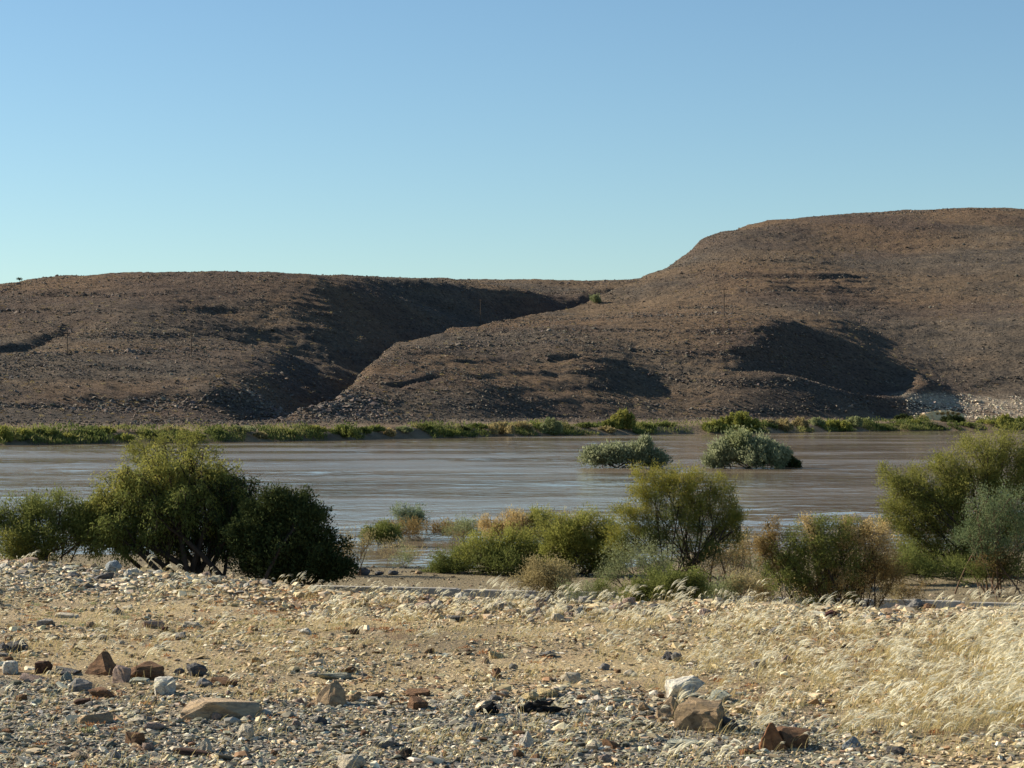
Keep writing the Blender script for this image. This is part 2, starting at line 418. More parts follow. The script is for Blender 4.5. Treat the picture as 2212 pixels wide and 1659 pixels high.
# ---------------------------------------------------------------- instanced stuff (rubble, pebbles, grass nobody could count)
def pts_object(name, co, rot, scl, idx, tint, protos, **kw):
    me = bpy.data.meshes.new(name); n = len(co)
    me.vertices.add(n); me.vertices.foreach_set('co', np.asarray(co, np.float32).ravel())
    for nm, t, key, v, dt in (('rot', 'FLOAT_VECTOR', 'vector', rot, np.float32), ('scl', 'FLOAT_VECTOR', 'vector', scl, np.float32),
                              ('idx', 'INT', 'value', idx, np.int32), ('tint', 'FLOAT_COLOR', 'color', tint, np.float32)):
        at = me.attributes.new(nm, t, 'POINT'); at.data.foreach_set(key, np.ascontiguousarray(v, dt).ravel())
    o = link(name, me, kind='stuff', **kw)
    ng = bpy.data.node_groups.new(name, 'GeometryNodeTree')
    ng.interface.new_socket('Geometry', in_out='INPUT', socket_type='NodeSocketGeometry')
    ng.interface.new_socket('Geometry', in_out='OUTPUT', socket_type='NodeSocketGeometry')
    N = ng.nodes; L = ng.links
    gi = N.new('NodeGroupInput'); go = N.new('NodeGroupOutput')
    iop = N.new('GeometryNodeInstanceOnPoints'); g2i = N.new('GeometryNodeGeometryToInstance')
    for p in reversed(protos):
        oi = N.new('GeometryNodeObjectInfo'); oi.inputs['Object'].default_value = p; oi.inputs['As Instance'].default_value = True
        L.new(oi.outputs['Geometry'], g2i.inputs[0])
    def na(nm, t):
        x_ = N.new('GeometryNodeInputNamedAttribute'); x_.data_type = t; x_.inputs[0].default_value = nm; return x_.outputs[0]
    L.new(gi.outputs[0], iop.inputs['Points']); L.new(g2i.outputs[0], iop.inputs['Instance'])
    iop.inputs['Pick Instance'].default_value = True
    L.new(na('idx', 'INT'), iop.inputs['Instance Index'])
    er = N.new('FunctionNodeEulerToRotation'); L.new(na('rot', 'FLOAT_VECTOR'), er.inputs[0]); L.new(er.outputs[0], iop.inputs['Rotation'])
    L.new(na('scl', 'FLOAT_VECTOR'), iop.inputs['Scale']); L.new(iop.outputs[0], go.inputs[0])
    o.modifiers.new('scatter', 'NODES').node_group = ng
    return o

import bmesh
def hull_stone(rs, n=14, flat=1.0, blocky=0.0):
    """angular stone: convex hull of a few random points, about 1 m wide, base at z = -0.5*flat"""
    bm = bmesh.new()
    for _ in range(n):
        v = rs.normal(size=3); v /= np.linalg.norm(v)
        if blocky: v = np.sign(v) * np.abs(v) ** (1 - blocky); v /= max(1e-6, np.abs(v).max()) ** blocky
        v *= .5 * rs.uniform(.85, 1.1)
        bm.verts.new((v[0], v[1], v[2] * flat))
    r = bmesh.ops.convex_hull(bm, input=bm.verts)
    dele = [g for g in r['geom_interior'] if isinstance(g, bmesh.types.BMVert)] + [g for g in r['geom_unused'] if isinstance(g, bmesh.types.BMVert)]
    if dele: bmesh.ops.delete(bm, geom=list(set(dele)), context='VERTS')
    return bm

def mat_stone(name, kind='INSTANCER'):
    m, N, L, B = newmat(name)
    tc = N.new('ShaderNodeTexCoord').outputs['Object']
    if kind == 'OBJECT':
        oi = N.new('ShaderNodeObjectInfo'); col = oi.outputs['Color']
        c = mix(N, L, 1.0, col, ramp(N, L, noise(N, L, tc, 4.5, 8, .7, .6), [(.32, (.42, .40, .38)), (.46, (.95, .95, .95)), (.66, (1.5, 1.42, 1.25))]), 'MULTIPLY')
        c = mix(N, L, ramp(N, L, noise(N, L, tc, 1.8, 5, .6), [(.55, (0, 0, 0)), (.68, (.5, .5, .5))]), c, (.30, .17, .09))
        L.new(bump(N, L, noise(N, L, mapping(N, L, tc, (1, 1, 2.6)), 4, 10, .8, .5), .035, 1.0), B.inputs['Normal'])
    else:
        col = attr(N, 'tint', 'INSTANCER', 'Color')
        c = mix(N, L, 1.0, col, ramp(N, L, noise(N, L, tc, 3, 4, .7), [(.3, (.7, .7, .7)), (.7, (1.25, 1.22, 1.15))]), 'MULTIPLY')
    L.new(c, B.inputs['Base Color']); B.inputs['Roughness'].default_value = .88
    B.inputs['Specular IOR Level'].default_value = .2
    return m
M_inst, M_rock = mat_stone('loose_stone'), mat_stone('rock', 'OBJECT')

def protos_stone(k, seed, **kw):
    out = []
    for i in range(k):
        rs = np.random.RandomState(seed + i)
        bm = hull_stone(rs, rs.randint(9, 13), **kw)
        me = bpy.data.meshes.new('stone_shape'); bm.to_mesh(me); bm.free(); me.materials.append(M_inst)
        out.append(bpy.data.objects.new('stone_shape', me))
    return out
P_st = protos_stone(8, 300, flat=.72) + protos_stone(3, 340, flat=.4)

def pick_cols(rs, n, pal, wts):
    pal = np.array(pal); i = rs.choice(len(pal), n, p=np.array(wts) / sum(wts))
    c = pal[i] * rs.uniform(.75, 1.25, (n, 1)) * rs.uniform(.94, 1.06, (n, 3))
    return np.c_[c, np.ones(n)]

# rubble on the hills: a few thick crusts of boulders where the photograph shows them, thin cover elsewhere
rs = np.random.RandomState(11)
n = 520000
yy = 265 + (820 - 265) * rs.rand(n) ** 1.25
xx = (rs.rand(n) * .52 - .26) * yy
d = yy - bankline(xx)
keep = d > 14
xx, yy, d = xx[keep], yy[keep], d[keep]
zz = far_t(xx, yy)
e_ = .8
gx = (far_t(xx + e_, yy) - far_t(xx - e_, yy)) / (2 * e_); gy = (far_t(xx, yy + e_) - far_t(xx, yy - e_)) / (2 * e_)
slope = np.hypot(gx, gy)
dens = .16 + .55 * sstep(-.2, .4, fbm(xx / 22, yy / 30, 131, 4)) + .5 * sstep(.3, .8, slope)
nose = np.exp(-((xx + 31) / 11) ** 2 - ((yy - 352) / 20) ** 2)
dens = dens + nose * .9
pl = pale_at(xx, yy, zz); dens = dens + pl * .8
lg = ledge_at(xx, yy, zz); dens = dens + .55 * lg
dens *= sstep(12, 24, d)
keep = (rs.rand(len(xx)) < dens * .8) & (np.clip(-gy, -9, 9) < .6)
xx, yy, zz, slope, pl, nose, lg = [q[keep] for q in (xx, yy, zz, slope, pl, nose, lg)]
n = len(xx)
s = np.exp(rs.normal(-1.42, .42, n)) * (1 + .8 * nose) * (1 + .55 * np.clip(lg, 0, 1) * (rs.rand(n) < .6)) * (1 + .25 * pl)
s = np.clip(s, .12, 1.5)
scl = np.c_[s * rs.uniform(.8, 1.4, n), s * rs.uniform(.8, 1.4, n), s * rs.uniform(.7, 1.2, n)]
rot = np.c_[rs.normal(0, .3, (n, 2)), rs.rand(n) * 6.28]
tint = pick_cols(rs, n, [(.116, .095, .074), (.15, .122, .094), (.080, .075, .068), (.20, .17, .135), (.104, .077, .060)], [5, 4, 3, 1.2, 3])
pt = pick_cols(rs, n, [(.55, .47, .36), (.42, .35, .27), (.30, .25, .2)], [4, 3, 1])
gt_ = pick_cols(rs, n, [(.15, .125, .105), (.11, .09, .08), (.20, .17, .135)], [4, 3, 1])
tint = np.where((nose > .35)[:, None] | ((lg > .5) & (rs.rand(n) < .55))[:, None], gt_, tint); tint = np.where((pl > .45)[:, None], pt, tint)
pts_object('hill_rubble', np.c_[xx, yy, zz + s * .12], rot, scl, rs.randint(0, len(P_st), n), tint, P_st)

# ---------------------------------------------------------------- pebbles and chips of the near shore
rs = np.random.RandomState(12)
n = 420000
yy = np.sqrt(rs.rand(n) * (31.0 ** 2 - 11.0 ** 2) + 11.0 ** 2)
xx = (rs.rand(n) * .54 - .27) * yy
keep = yy < crest_y(xx) + 1.2
xx, yy = xx[keep], yy[keep]
g = grey_at(xx, yy)
cl = sstep(-.35, .35, fbm(xx / .8, yy / 1.1, 141, 4))
dens = .055 + .27 * cl ** 2 + .75 * g + .22 * sstep(2.2, .4, np.abs(yy - crest_y(xx) + .6))
keep = rs.rand(len(xx)) < dens
xx, yy, g, cl = xx[keep], yy[keep], g[keep], cl[keep]
n = len(xx); zz = near_t(xx, yy)
cr_ = sstep(2.4, .5, np.abs(yy - crest_y(xx) + .9))
s = np.exp(rs.normal(-3.8, .50, n)) * (1 + .35 * sstep(19, 24, yy)) * (1 - .12 * g) * (1 + .7 * cr_ * (rs.rand(n) < .25))
s = np.clip(s, .008, .13)
scl = np.c_[s * rs.uniform(.8, 1.6, n), s * rs.uniform(.8, 1.4, n), s * rs.uniform(.5, 1.0, n)]
rot = np.c_[rs.normal(0, .25, (n, 2)), rs.rand(n) * 6.28]
t1 = pick_cols(rs, n, [(.50, .40, .25), (.62, .53, .36), (.38, .29, .17), (.20, .16, .11), (.30, .18, .10), (.72, .65, .50)], [6, 4, 5, 3, 1.5, 1.5])
t2 = pick_cols(rs, n, [(.22, .21, .165), (.33, .315, .25), (.115, .11, .09), (.54, .49, .38), (.28, .19, .12), (.66, .62, .50)], [6, 5, 4, 3, 1.2, 1])
tint = np.where((rs.rand(n) < g * .68)[:, None], t2, t1)
pts_object('gravel', np.c_[xx, yy, zz + s * .12], rot, scl, rs.randint(0, len(P_st), n), tint, P_st)

n = 26000
yy = rs.uniform(27, 50, n); xx = rs.uniform(-12, 13, n)
kd = yy - kerb_y(xx)
kp = ((kd > .35) | (kd < -1.2)) & (near_t(xx, yy) > (EYE - 4.5)) & (rs.rand(n) < .25 + .6 * sstep(-.1, .4, fbm(xx / .9, yy / 1.3, 151, 3)) + .5 * np.exp(-((kd - 3.6) / .9) ** 2))
xx, yy = xx[kp], yy[kp]; n = len(xx)
s = np.clip(np.exp(rs.normal(-3.35, .5, n)), .015, .16)
pts_object('verge_stones', np.c_[xx, yy, near_t(xx, yy) + s * .12], np.c_[rs.normal(0, .25, (n, 2)), rs.rand(n) * 6.28],
           np.c_[s * rs.uniform(.8, 1.5, n), s, s * rs.uniform(.5, .9, n)], rs.randint(0, len(P_st), n),
           pick_cols(rs, n, [(.30, .24, .16), (.20, .155, .105), (.12, .095, .07), (.40, .34, .25)], [4, 4, 3, 1.5]), P_st)

# ---------------------------------------------------------------- rocks that can be told apart
def gpos(xd, yd, zf=near_t, it=14):
    """the point of the ground seen at a picture position (used only to place things where they stand)"""
    Ys = np.arange(10.5, 31.5, .01); Xs = (xd - 1106) / F * Ys
    zg = zf(Xs, Ys); yp = 880 + F * (EYE - zg) / Ys
    hit = np.nonzero(yp <= yd)[0]
    k = hit[0] if len(hit) else int(np.argmin(yp))
    return float(Xs[k]), float(Ys[k]), float(zg[k])

def rock_mesh(seed, kind):
    rs = np.random.RandomState(seed)
    flat = {'slab': .55, 'block': .9, 'pyr': 1.0, 'round': .9, 'rough': .8}[kind]
    if kind == 'pyr':
        bm = bmesh.new()
        for px, py, pz in ((-.5, -.25, -.45), (.48, -.3, -.5), (.5, .3, -.5), (-.42, .35, -.5), (.06, -.02, .5), (.16, .1, .46), (-.36, -.1, .05), (.36, .0, .12), (-.1, -.33, -.2), (.3, -.3, -.15)):
            bm.verts.new((px + rs.normal(0, .04), py + rs.normal(0, .04), pz + rs.normal(0, .02)))
        bmesh.ops.convex_hull(bm, input=bm.verts)
    else:
        bm = hull_stone(rs, {'round': 26, 'rough': 16, 'slab': 20, 'block': 24}[kind], 1.0, {'slab': .55, 'block': .38}.get(kind, 0))
    loose = [v for v in bm.verts if not v.link_faces]
    if loose: bmesh.ops.delete(bm, geom=loose, context='VERTS')
    bmesh.ops.triangulate(bm, faces=bm.faces)
    bmesh.ops.bevel(bm, geom=list(bm.edges), offset=.025, segments=1, affect='EDGES', clamp_overlap=True)
    bmesh.ops.triangulate(bm, faces=bm.faces)
    bmesh.ops.subdivide_edges(bm, edges=[e2 for e2 in bm.edges if e2.calc_length() > .16], cuts=2, use_grid_fill=True)
    bmesh.ops.triangulate(bm, faces=bm.faces)
    co = np.array([v.co for v in bm.verts])
    nz = .075 * fbm(co[:, 0] * 4 + co[:, 2] * 3, co[:, 1] * 4 - co[:, 2] * 2, seed, 3) + .03 * fbm(co[:, 0] * 13 + co[:, 2] * 9, co[:, 1] * 13, seed + 5, 2)
    ctr = co.mean(0)
    dirs = co - ctr; dirs /= np.linalg.norm(dirs, axis=1)[:, None] + 1e-6
    co = co + dirs * nz[:, None]
    mn, mx = co.min(0), co.max(0)
    co = (co - (mn + mx) / 2) / (mx - mn)
    for v, c in zip(bm.verts, co): v.co = c
    me = bpy.data.meshes.new('rock'); bm.to_mesh(me); bm.free(); me.materials.append(M_rock)
    return me

COLS = dict(brownface=(.37, .27, .165), brown=(.20, .115, .065), dkbrown=(.10, .055, .04), rust=(.32, .15, .07), tan=(.40, .29, .18), pale=(.56, .50, .39), white=(.66, .63, .55), grey=(.26, .25, .235),
            dkgrey=(.12, .12, .125), green=(.33, .35, .29), blue=(.25, .28, .30), pink=(.36, .27, .225), yellow=(.58, .46, .25), black=(.03, .028, .027), sand=(.50, .38, .25), dkred=(.075, .03, .025))
ROCKS = [
 # x, y of base, width, height in the picture, colour, shape, label
 (217,1457,76,52,'brown','pyr','large dark brown pyramid shaped rock, the biggest rock at the left'),
 (312,1467,92,38,'brown','rough','rough dark brown rock just right of the brown pyramid rock'),
 (262,1474,40,40,'pink','block','grey pink block leaning between the two large brown rocks'),
 (355,1502,48,42,'white','block','bright white angular block below the rough brown rock'),
 (424,1461,46,30,'dkgrey','round','dark grey rounded rock on sand right of the white block'),
 (94,1454,36,28,'dkbrown','block','small dark brown rock left of the pyramid rock with a black shaded side'),
 (22,1456,32,30,'white','block','white angular rock beside the left edge of the photo'),
 (143,1457,56,13,'dkgrey','slab','thin dark slab lying between two brown rocks'),
 (478,1553,165,40,'sand','slab','long flat sandstone slab half sunk in grey gravel'),
 (713,1524,72,54,'tan','pyr','large brown and tan peaked rock on the gravel left of centre'),
 (203,1563,76,22,'tan','slab','layered tan slab on grey gravel at lower left'),
 (172,1494,50,30,'grey','block','grey block with a pale left face below the pyramid rock'),
 (217,1508,60,24,'brown','rough','low brown rock touching the grey block'),
 (531,1593,36,30,'pale','block','pale cube shaped stone below the long sandstone slab'),
 (418,1633,80,14,'dkbrown','slab','thin dark brown slab lying flat at lower left'),
 (442,1624,34,30,'pale','pyr','pale peaked stone resting on the thin dark brown slab'),
 (762,1664,62,34,'pale','round','pale rounded rock cut by the lower edge of the photo'),
 (292,1608,42,28,'brown','block','brown block standing in the gravel at lower left'),
 (1070,1464,30,24,'brown','block','lone brown stone casting a long shadow at the middle of the sand'),
 (1233,1475,44,24,'pale','block','tan brick shaped stone with a flat pale top'),
 (1143,1514,42,20,'yellow','round','yellow stone just behind the black charred log'),
 (1182,1506,46,19,'yellow','block','tan yellow block beside the yellow stone'),
 (1134,1613,36,36,'white','pyr','whitish upright stone alone on the grey gravel at lower centre'),
 (905,1532,42,26,'brown','block','brown block stone right of the peaked tan rock'),
 (902,1504,52,15,'brown','slab','low long brown stone above the brown block'),
 (840,1584,18,30,'pale','pyr','small pale stone standing on end in grey gravel'),
 (828,1615,48,19,'grey','slab','flat grey slab at lower centre left'),
 (1029,1577,18,18,'blue','block','small bluish square stone in grey gravel'),
 (877,1641,22,26,'black','block','small black block near the lower edge'),
 (1321,1616,36,24,'brown','block','brown block in gravel at lower centre right'),
 (1308,1650,30,20,'pink','block','pinkish block beside the lower edge right of centre'),
 (1481,1508,82,46,'white','block','white and grey jagged boulder at the top of the right hand rock cluster'),
 (1446,1554,66,52,'tan','pyr','brown boulder with a sloping pale left face in the rock cluster'),
 (1518,1577,104,72,'brownface','block','largest tan brown boulder, flat topped, in the rock cluster at right'),
 (1558,1516,44,24,'green','slab','grey green tilted slab behind the largest tan boulder'),
 (1576,1578,48,30,'dkgrey','block','dark grey stone in the shade right of the largest tan boulder'),
 (1668,1620,66,60,'rust','pyr','orange brown tilted rock at lower right'),
 (1716,1616,80,46,'brown','block','dark brown block wedged behind the orange brown rock'),
 (1843,1620,50,30,'blue','pyr','blue black rock right of the orange brown rock'),
 (1480,1615,82,14,'green','slab','flat grey green slab below the rock cluster'),
 (1613,1631,32,15,'rust','round','small reddish stone left of the orange brown rock'),
 (1936,1629,44,18,'dkgrey','rough','low dark stone among grass right of the blue black rock'),
 (1699,1436,26,22,'pink','round','rounded pinkish stone alone at the edge of the pale grass'),
 (1641,1443,36,20,'grey','round','grey stone left of the rounded pinkish stone'),
 (1462,1429,24,22,'grey','round','grey stone paired with a darker one above the rock cluster'),
 (1443,1425,22,20,'dkgrey','round','dark stone paired with a grey one above the rock cluster'),
 (1979,1313,46,28,'grey','round','round grey boulder with a white top on the crest at the right'),
 (1950,1317,38,13,'pink','slab','low stone left of the round grey boulder on the crest'),
 (2008,1320,36,17,'brown','rough','brown stone right of the round grey boulder on the crest'),
 (1796,1334,28,17,'dkred','round','dark red brown stone on the crest below the brown bush'),
 (1733,1354,20,14,'yellow','block','yellowish stone near the crest below the dead twigs'),
 (2078,1380,18,15,'yellow','block','yellowish stone in pale grass at the right'),
 (2102,1338,36,13,'pale','slab','long pale stone on the right hand crest'),
 (61,1221,36,18,'pink','block','pinkish box shaped rock on the left crest'),
 (243,1238,36,28,'blue','round','blue grey upright round rock on the left crest'),
 (222,1253,44,15,'dkgrey','slab','dark slab below the blue grey upright rock'),
 (288,1242,24,16,'white','block','white stone on the left crest beside a plumed grass'),
 (156,1249,28,15,'grey','round','grey stone with a brown side on the left crest'),
 (156,1229,28,8,'green','slab','thin greenish slab on the left crest'),
 (48,1242,26,12,'grey','rough','low grey stone below the pinkish box shaped rock'),
 (99,1353,36,16,'grey','slab','pale grey tilted stone at mid left'),
 (36,1409,44,27,'dkgrey','round','largest of the dark grey boulders by the left edge'),
 (8,1408,26,22,'dkgrey','round','dark grey boulder cut by the left edge'),
 (61,1411,16,16,'tan','round','small tan stone right of the dark grey boulders'),
 (154,1407,24,19,'tan','block','tan block with a pointed pale left corner'),
 (223,1382,24,13,'grey','round','dark topped grey stone above the brown pyramid rock'),
 (329,1357,46,15,'pink','slab','grey tan slab with a ragged top at mid left'),
 (356,1364,20,12,'dkred','rough','very dark red stone beside the grey tan slab'),
 (144,1334,50,10,'pale','slab','long pale slab stones at mid left'),
 (415,1356,46,13,'pale','slab','pale slab right of the very dark red stone'),
 (661,1370,30,15,'white','rough','white jagged stone left of the pale grass band'),
 (766,1370,18,13,'dkbrown','block','small stone with a black side below the pale grass band'),
 (401,1285,44,10,'yellow','slab','flat pale yellow slab below the left crest'),
 (752,1454,30,15,'brown','round','small brown stone above the peaked tan rock'),
 (724,1468,72,14,'green','slab','long pale greenish slab behind the peaked tan rock'),
 (486,1482,54,17,'brown','block','low brown block right of the dark grey rounded rock'),
 (436,1484,38,20,'grey','rough','grey rough stone below the dark grey rounded rock'),
 (388,1457,26,15,'dkgrey','round','small dark stone left of the dark grey rounded rock'),
 (302,1477,44,12,'green','slab','greenish grey slab in front of the rough brown rock'),
 (70,1471,56,13,'pink','slab','flat slab below the small dark brown rock at left'),
 (8,1502,24,18,'pale','round','pale stone by the left edge below the white angular rock'),
 (178,1522,36,13,'dkbrown','slab','dark flat stone beneath the low brown rock'),
 (335,1522,15,18,'dkgrey','pyr','small dark upright stone left of the long sandstone slab'),
 (468,1555,22,17,'pink','round','small pinkish stone in front of the long sandstone slab'),
 (576,1544,20,12,'white','round','white stone at the right end of the long sandstone slab'),
 (690,1564,34,17,'dkgrey','round','dark grey stone below the peaked tan rock'),
 (292,1562,38,11,'pale','slab','flat pale stone between the layered slab and the long slab'),
 (334,1579,44,19,'pink','rough','grey pink stone below the flat pale stone'),
 (170,1640,36,16,'sand','block','sandy brown stone near the lower left edge'),
 (995,1298,28,20,'white','round','stone with a white face and black side on the central crest'),
 (1152,1299,42,18,'grey','slab','grey slab leaning on the central crest'),
 (1161,1335,32,19,'pink','pyr','pink brown peaked stone below the central crest'),
 (1110,1332,28,18,'tan','block','tan stone left of the pink brown peaked stone'),
 (1250,1330,28,19,'pale','pyr','yellow white pointed stone below the central crest'),
 (1078,1320,20,23,'grey','block','upright grey stone on the central crest'),
 (941,1327,32,14,'pink','rough','stone below the grasses left of the central crest'),
 (702,1332,26,18,'pale','pyr','yellow white pointed stone in the grass band at left centre'),
 (930,1411,20,12,'brown','block','small square brown stone in the middle of the sand'),
 (1012,1415,15,14,'dkbrown','block','tiny dark upright stone in the middle of the sand'),
 (1072,1422,34,15,'yellow','slab','pale yellow flat stone in the middle of the sand'),
 (1109,1446,20,14,'grey','round','round grey stone with a long shadow above the lone brown stone'),
 (1183,1419,36,14,'grey','rough','low grey stone right of the pale yellow flat stone'),
 (992,1510,22,13,'white','pyr','small white peaked stone left of the yellow stones'),
 (814,1507,32,11,'brown','slab','low brown stone between the peaked tan rock and the long brown stone'),
 (1306,1447,24,15,'grey','round','grey stone at the left edge of the pale grass'),
 (1359,1461,26,15,'pale','block','pale stone in grass right of the grey stone'),
]
CREST_SHIFT = 0
def put_rock(xd, yd, wd, hd, col, kind, label, seed, group=None, mesh=None, name='rock'):
    X, Y, Z = gpos(xd, yd)
    k = Y / F
    W, H = wd * k, hd * k
    rs = np.random.RandomState(seed)
    o = link(name, mesh or rock_mesh(seed, kind), label=label, category='rock')
    if group: o['group'] = group
    D = W * rs.uniform(.75, 1.0) * (.75 if kind == 'slab' and W > .2 else 1)
    H = max(H, .03)
    o.scale = (W * 1.04, D, H * 1.22)
    o.location = (X, Y + D * .35, Z + H * .34)
    tilt = .10 if kind != 'pyr' else .04
    o.rotation_euler = (rs.normal(0, tilt), rs.normal(0, tilt), rs.normal(0, .12 if kind in ('pyr', 'slab') else .4))
    c = np.array(COLS[col]) * rs.uniform(.9, 1.1)
    o.color = (*c, 1)
    return o
for i, r in enumerate(ROCKS): put_rock(*r, seed=1000 + i)

# smaller stones: alike, strewn in groups
SM = [rock_mesh(2000 + i, k_) for i, k_ in enumerate(['block', 'rough', 'round', 'slab', 'pyr', 'block', 'rough', 'slab'])]
ZONES = [  # x range, y range, count, colours, sizes, where
 ((0, 620), (1215, 1262), 44, ('pink', 'grey', 'pale', 'white', 'tan'), (12, 24), 'on the left hand crest'),
 ((860, 1560), (1300, 1345), 64, ('pale', 'tan', 'pink', 'grey', 'dkgrey'), (16, 36), 'on the central crest'),
 ((1560, 2200), (1320, 1400), 34, ('pale', 'tan', 'grey', 'brown'), (12, 26), 'on the right hand crest'),
 ((0, 700), (1300, 1430), 30, ('pale', 'tan', 'grey', 'brown'), (12, 26), 'on the sand at mid left'),
 ((700, 1500), (1360, 1480), 26, ('pale', 'tan', 'brown', 'grey'), (10, 20), 'on the sand at mid centre'),
 ((0, 700), (1470, 1650), 40, ('grey', 'pale', 'pink', 'brown', 'green'), (14, 30), 'in the gravel at lower left'),
 ((700, 1450), (1500, 1650), 34, ('grey', 'pale', 'tan', 'brown'), (14, 28), 'in the gravel at lower centre'),
]
MARKS = [(217,1440,'brown pyramid rock'),(312,1455,'rough dark brown rock'),(424,1450,'dark grey rounded rock'),(355,1490,'white angular block'),(478,1545,'long sandstone slab'),(713,1505,'peaked tan rock'),
 (203,1555,'layered tan slab'),(442,1615,'stone pair with a dark slab'),(762,1650,'pale rock at the lower edge'),(1173,1535,'longer charred branch'),(1060,1540,'short charred piece'),(1162,1500,'two yellow stones'),(1070,1455,'lone brown stone'),
 (1134,1600,'whitish upright stone'),(905,1520,'brown block stone'),(1480,1490,'jagged white boulder'),(1518,1550,'largest tan boulder'),(1320,1605,'brown block'),(36,1400,'dark grey boulders'),(243,1225,'blue grey upright rock'),
 (61,1212,'pinkish box shaped rock'),(400,1240,'trunks of the large left tree'),(620,1255,'dark shrub'),(995,1290,'black sided stone on the crest'),(1078,1275,'tall curled plume'),(1430,1300,'dark green low bush'),(1563,1310,'single drooping plume'),
 (1735,1340,'bluish white plumes'),(1810,1320,'foot of the spreading bush'),(1979,1300,'round grey crest boulder'),(2100,1300,'sandy track'),(329,1350,'ragged grey tan slab'),(661,1365,'white jagged stone'),(941,1320,'central crest grasses'),
 (1162,1325,'pink brown peaked stone'),(1250,1320,'yellow white pointed stone'),(1072,1415,'pale yellow flat stone'),(1233,1465,'tan brick shaped stone'),(99,1345,'pale grey tilted stone'),(401,1280,'flat pale yellow slab'),(292,1595,'brown block at lower left'),(531,1580,'pale cube stone'),(724,1462,'long greenish slab')]
USED = set(r[7 - 1] for r in ROCKS)
def near_label(xd, yd, wd, s0, s1, shape, colour):
    t = (wd - s0) / (s1 - s0 + 1e-6)
    size = 'tiny' if t < .12 else 'small' if t < .5 else 'fist sized'
    for mx_, my_, nm in sorted(MARKS, key=lambda m_: math.hypot(m_[0] - xd, (m_[1] - yd) * 2)):
        dx, dy = xd - mx_, yd - my_; r_ = math.hypot(dx, dy * 2)
        far_ = 'just ' if r_ < 60 else 'well ' if r_ > 160 else ''
        dr = ('right of' if dx > 0 else 'left of') if abs(dx) > abs(dy) * 1.6 else ('below' if dy > 0 else 'above')
        lab = '%s %s %s stone %s%s the %s' % (size, shape, colour, far_, dr, nm)
        if lab not in USED:
            USED.add(lab); return lab
SHAPE = ['blocky', 'jagged', 'rounded', 'flat', 'pointed', 'angular', 'rough', 'slab like']
WORD = dict(pink='pinkish grey', grey='grey', pale='pale', white='white', tan='tan', brown='brown', dkgrey='dark grey', green='greenish grey')
rs = np.random.RandomState(77)
for (x0, x1), (y0, y1), cnt, cols, (s0, s1), where in ZONES:
    for _ in range(cnt):
        xd = rs.uniform(x0, x1); yd = rs.uniform(y0, y1)
        if x0 == 0 and y1 == 1262: yd = 1205 + xd * .075 + rs.uniform(4, 26)
        c = cols[rs.randint(len(cols))]; j = rs.randint(len(SM))
        wd = s0 + (s1 - s0) * rs.rand() ** 1.8
        hd = wd * (.35 if j in (3, 7) else rs.uniform(.5, .8))
        o = put_rock(xd, yd, wd, hd, c, 'block', near_label(xd, yd, wd, s0, s1, SHAPE[j], WORD[c]), 5000 + rs.randint(99999), 'small %s stones %s' % (WORD[c], where), SM[j], 'stone')
        o['category'] = 'stone'

# ---------------------------------------------------------------- plants
def mat_leaf(name, stops, tr=.4, rough=.7):
    stops = [(p_, (c_[0] * 1.45, c_[1] * 1.38, c_[2] * 1.3)) for p_, c_ in stops]
    m, N, L, B = newmat(name)
    c = ramp(N, L, attr(N, 'tint'), stops)
    out = N['Material Output'] if 'Material Output' in N else N.new('ShaderNodeOutputMaterial')
    N.remove(B)
    df = N.new('ShaderNodeBsdfDiffuse'); tl = N.new('ShaderNodeBsdfTranslucent'); mx = N.new('ShaderNodeMixShader')
    L.new(c, df.inputs[0]); L.new(c, tl.inputs[0]); mx.inputs[0].default_value = tr
    L.new(df.outputs[0], mx.inputs[1]); L.new(tl.outputs[0], mx.inputs[2]); L.new(mx.outputs[0], out.inputs[0])
    return m
def mat_bark(name, c0, c1):
    m, N, L, B = newmat(name)
    L.new(ramp(N, L, noise(N, L, mapping(N, L, pos(N), (1, 1, .3)), 30, 5, .7), [(.3, c0), (.7, c1)]), B.inputs['Base Color'])
    B.inputs['Roughness'].default_value = .9; B.inputs['Specular IOR Level'].default_value = .15
    return m
BARK = mat_bark('dark_bark', (.030, .022, .017), (.075, .055, .04))
BARKB = mat_bark('brown_bark', (.08, .05, .033), (.17, .11, .07))
DEAD = mat_bark('bleached_twigs', (.34, .27, .19), (.55, .46, .34))
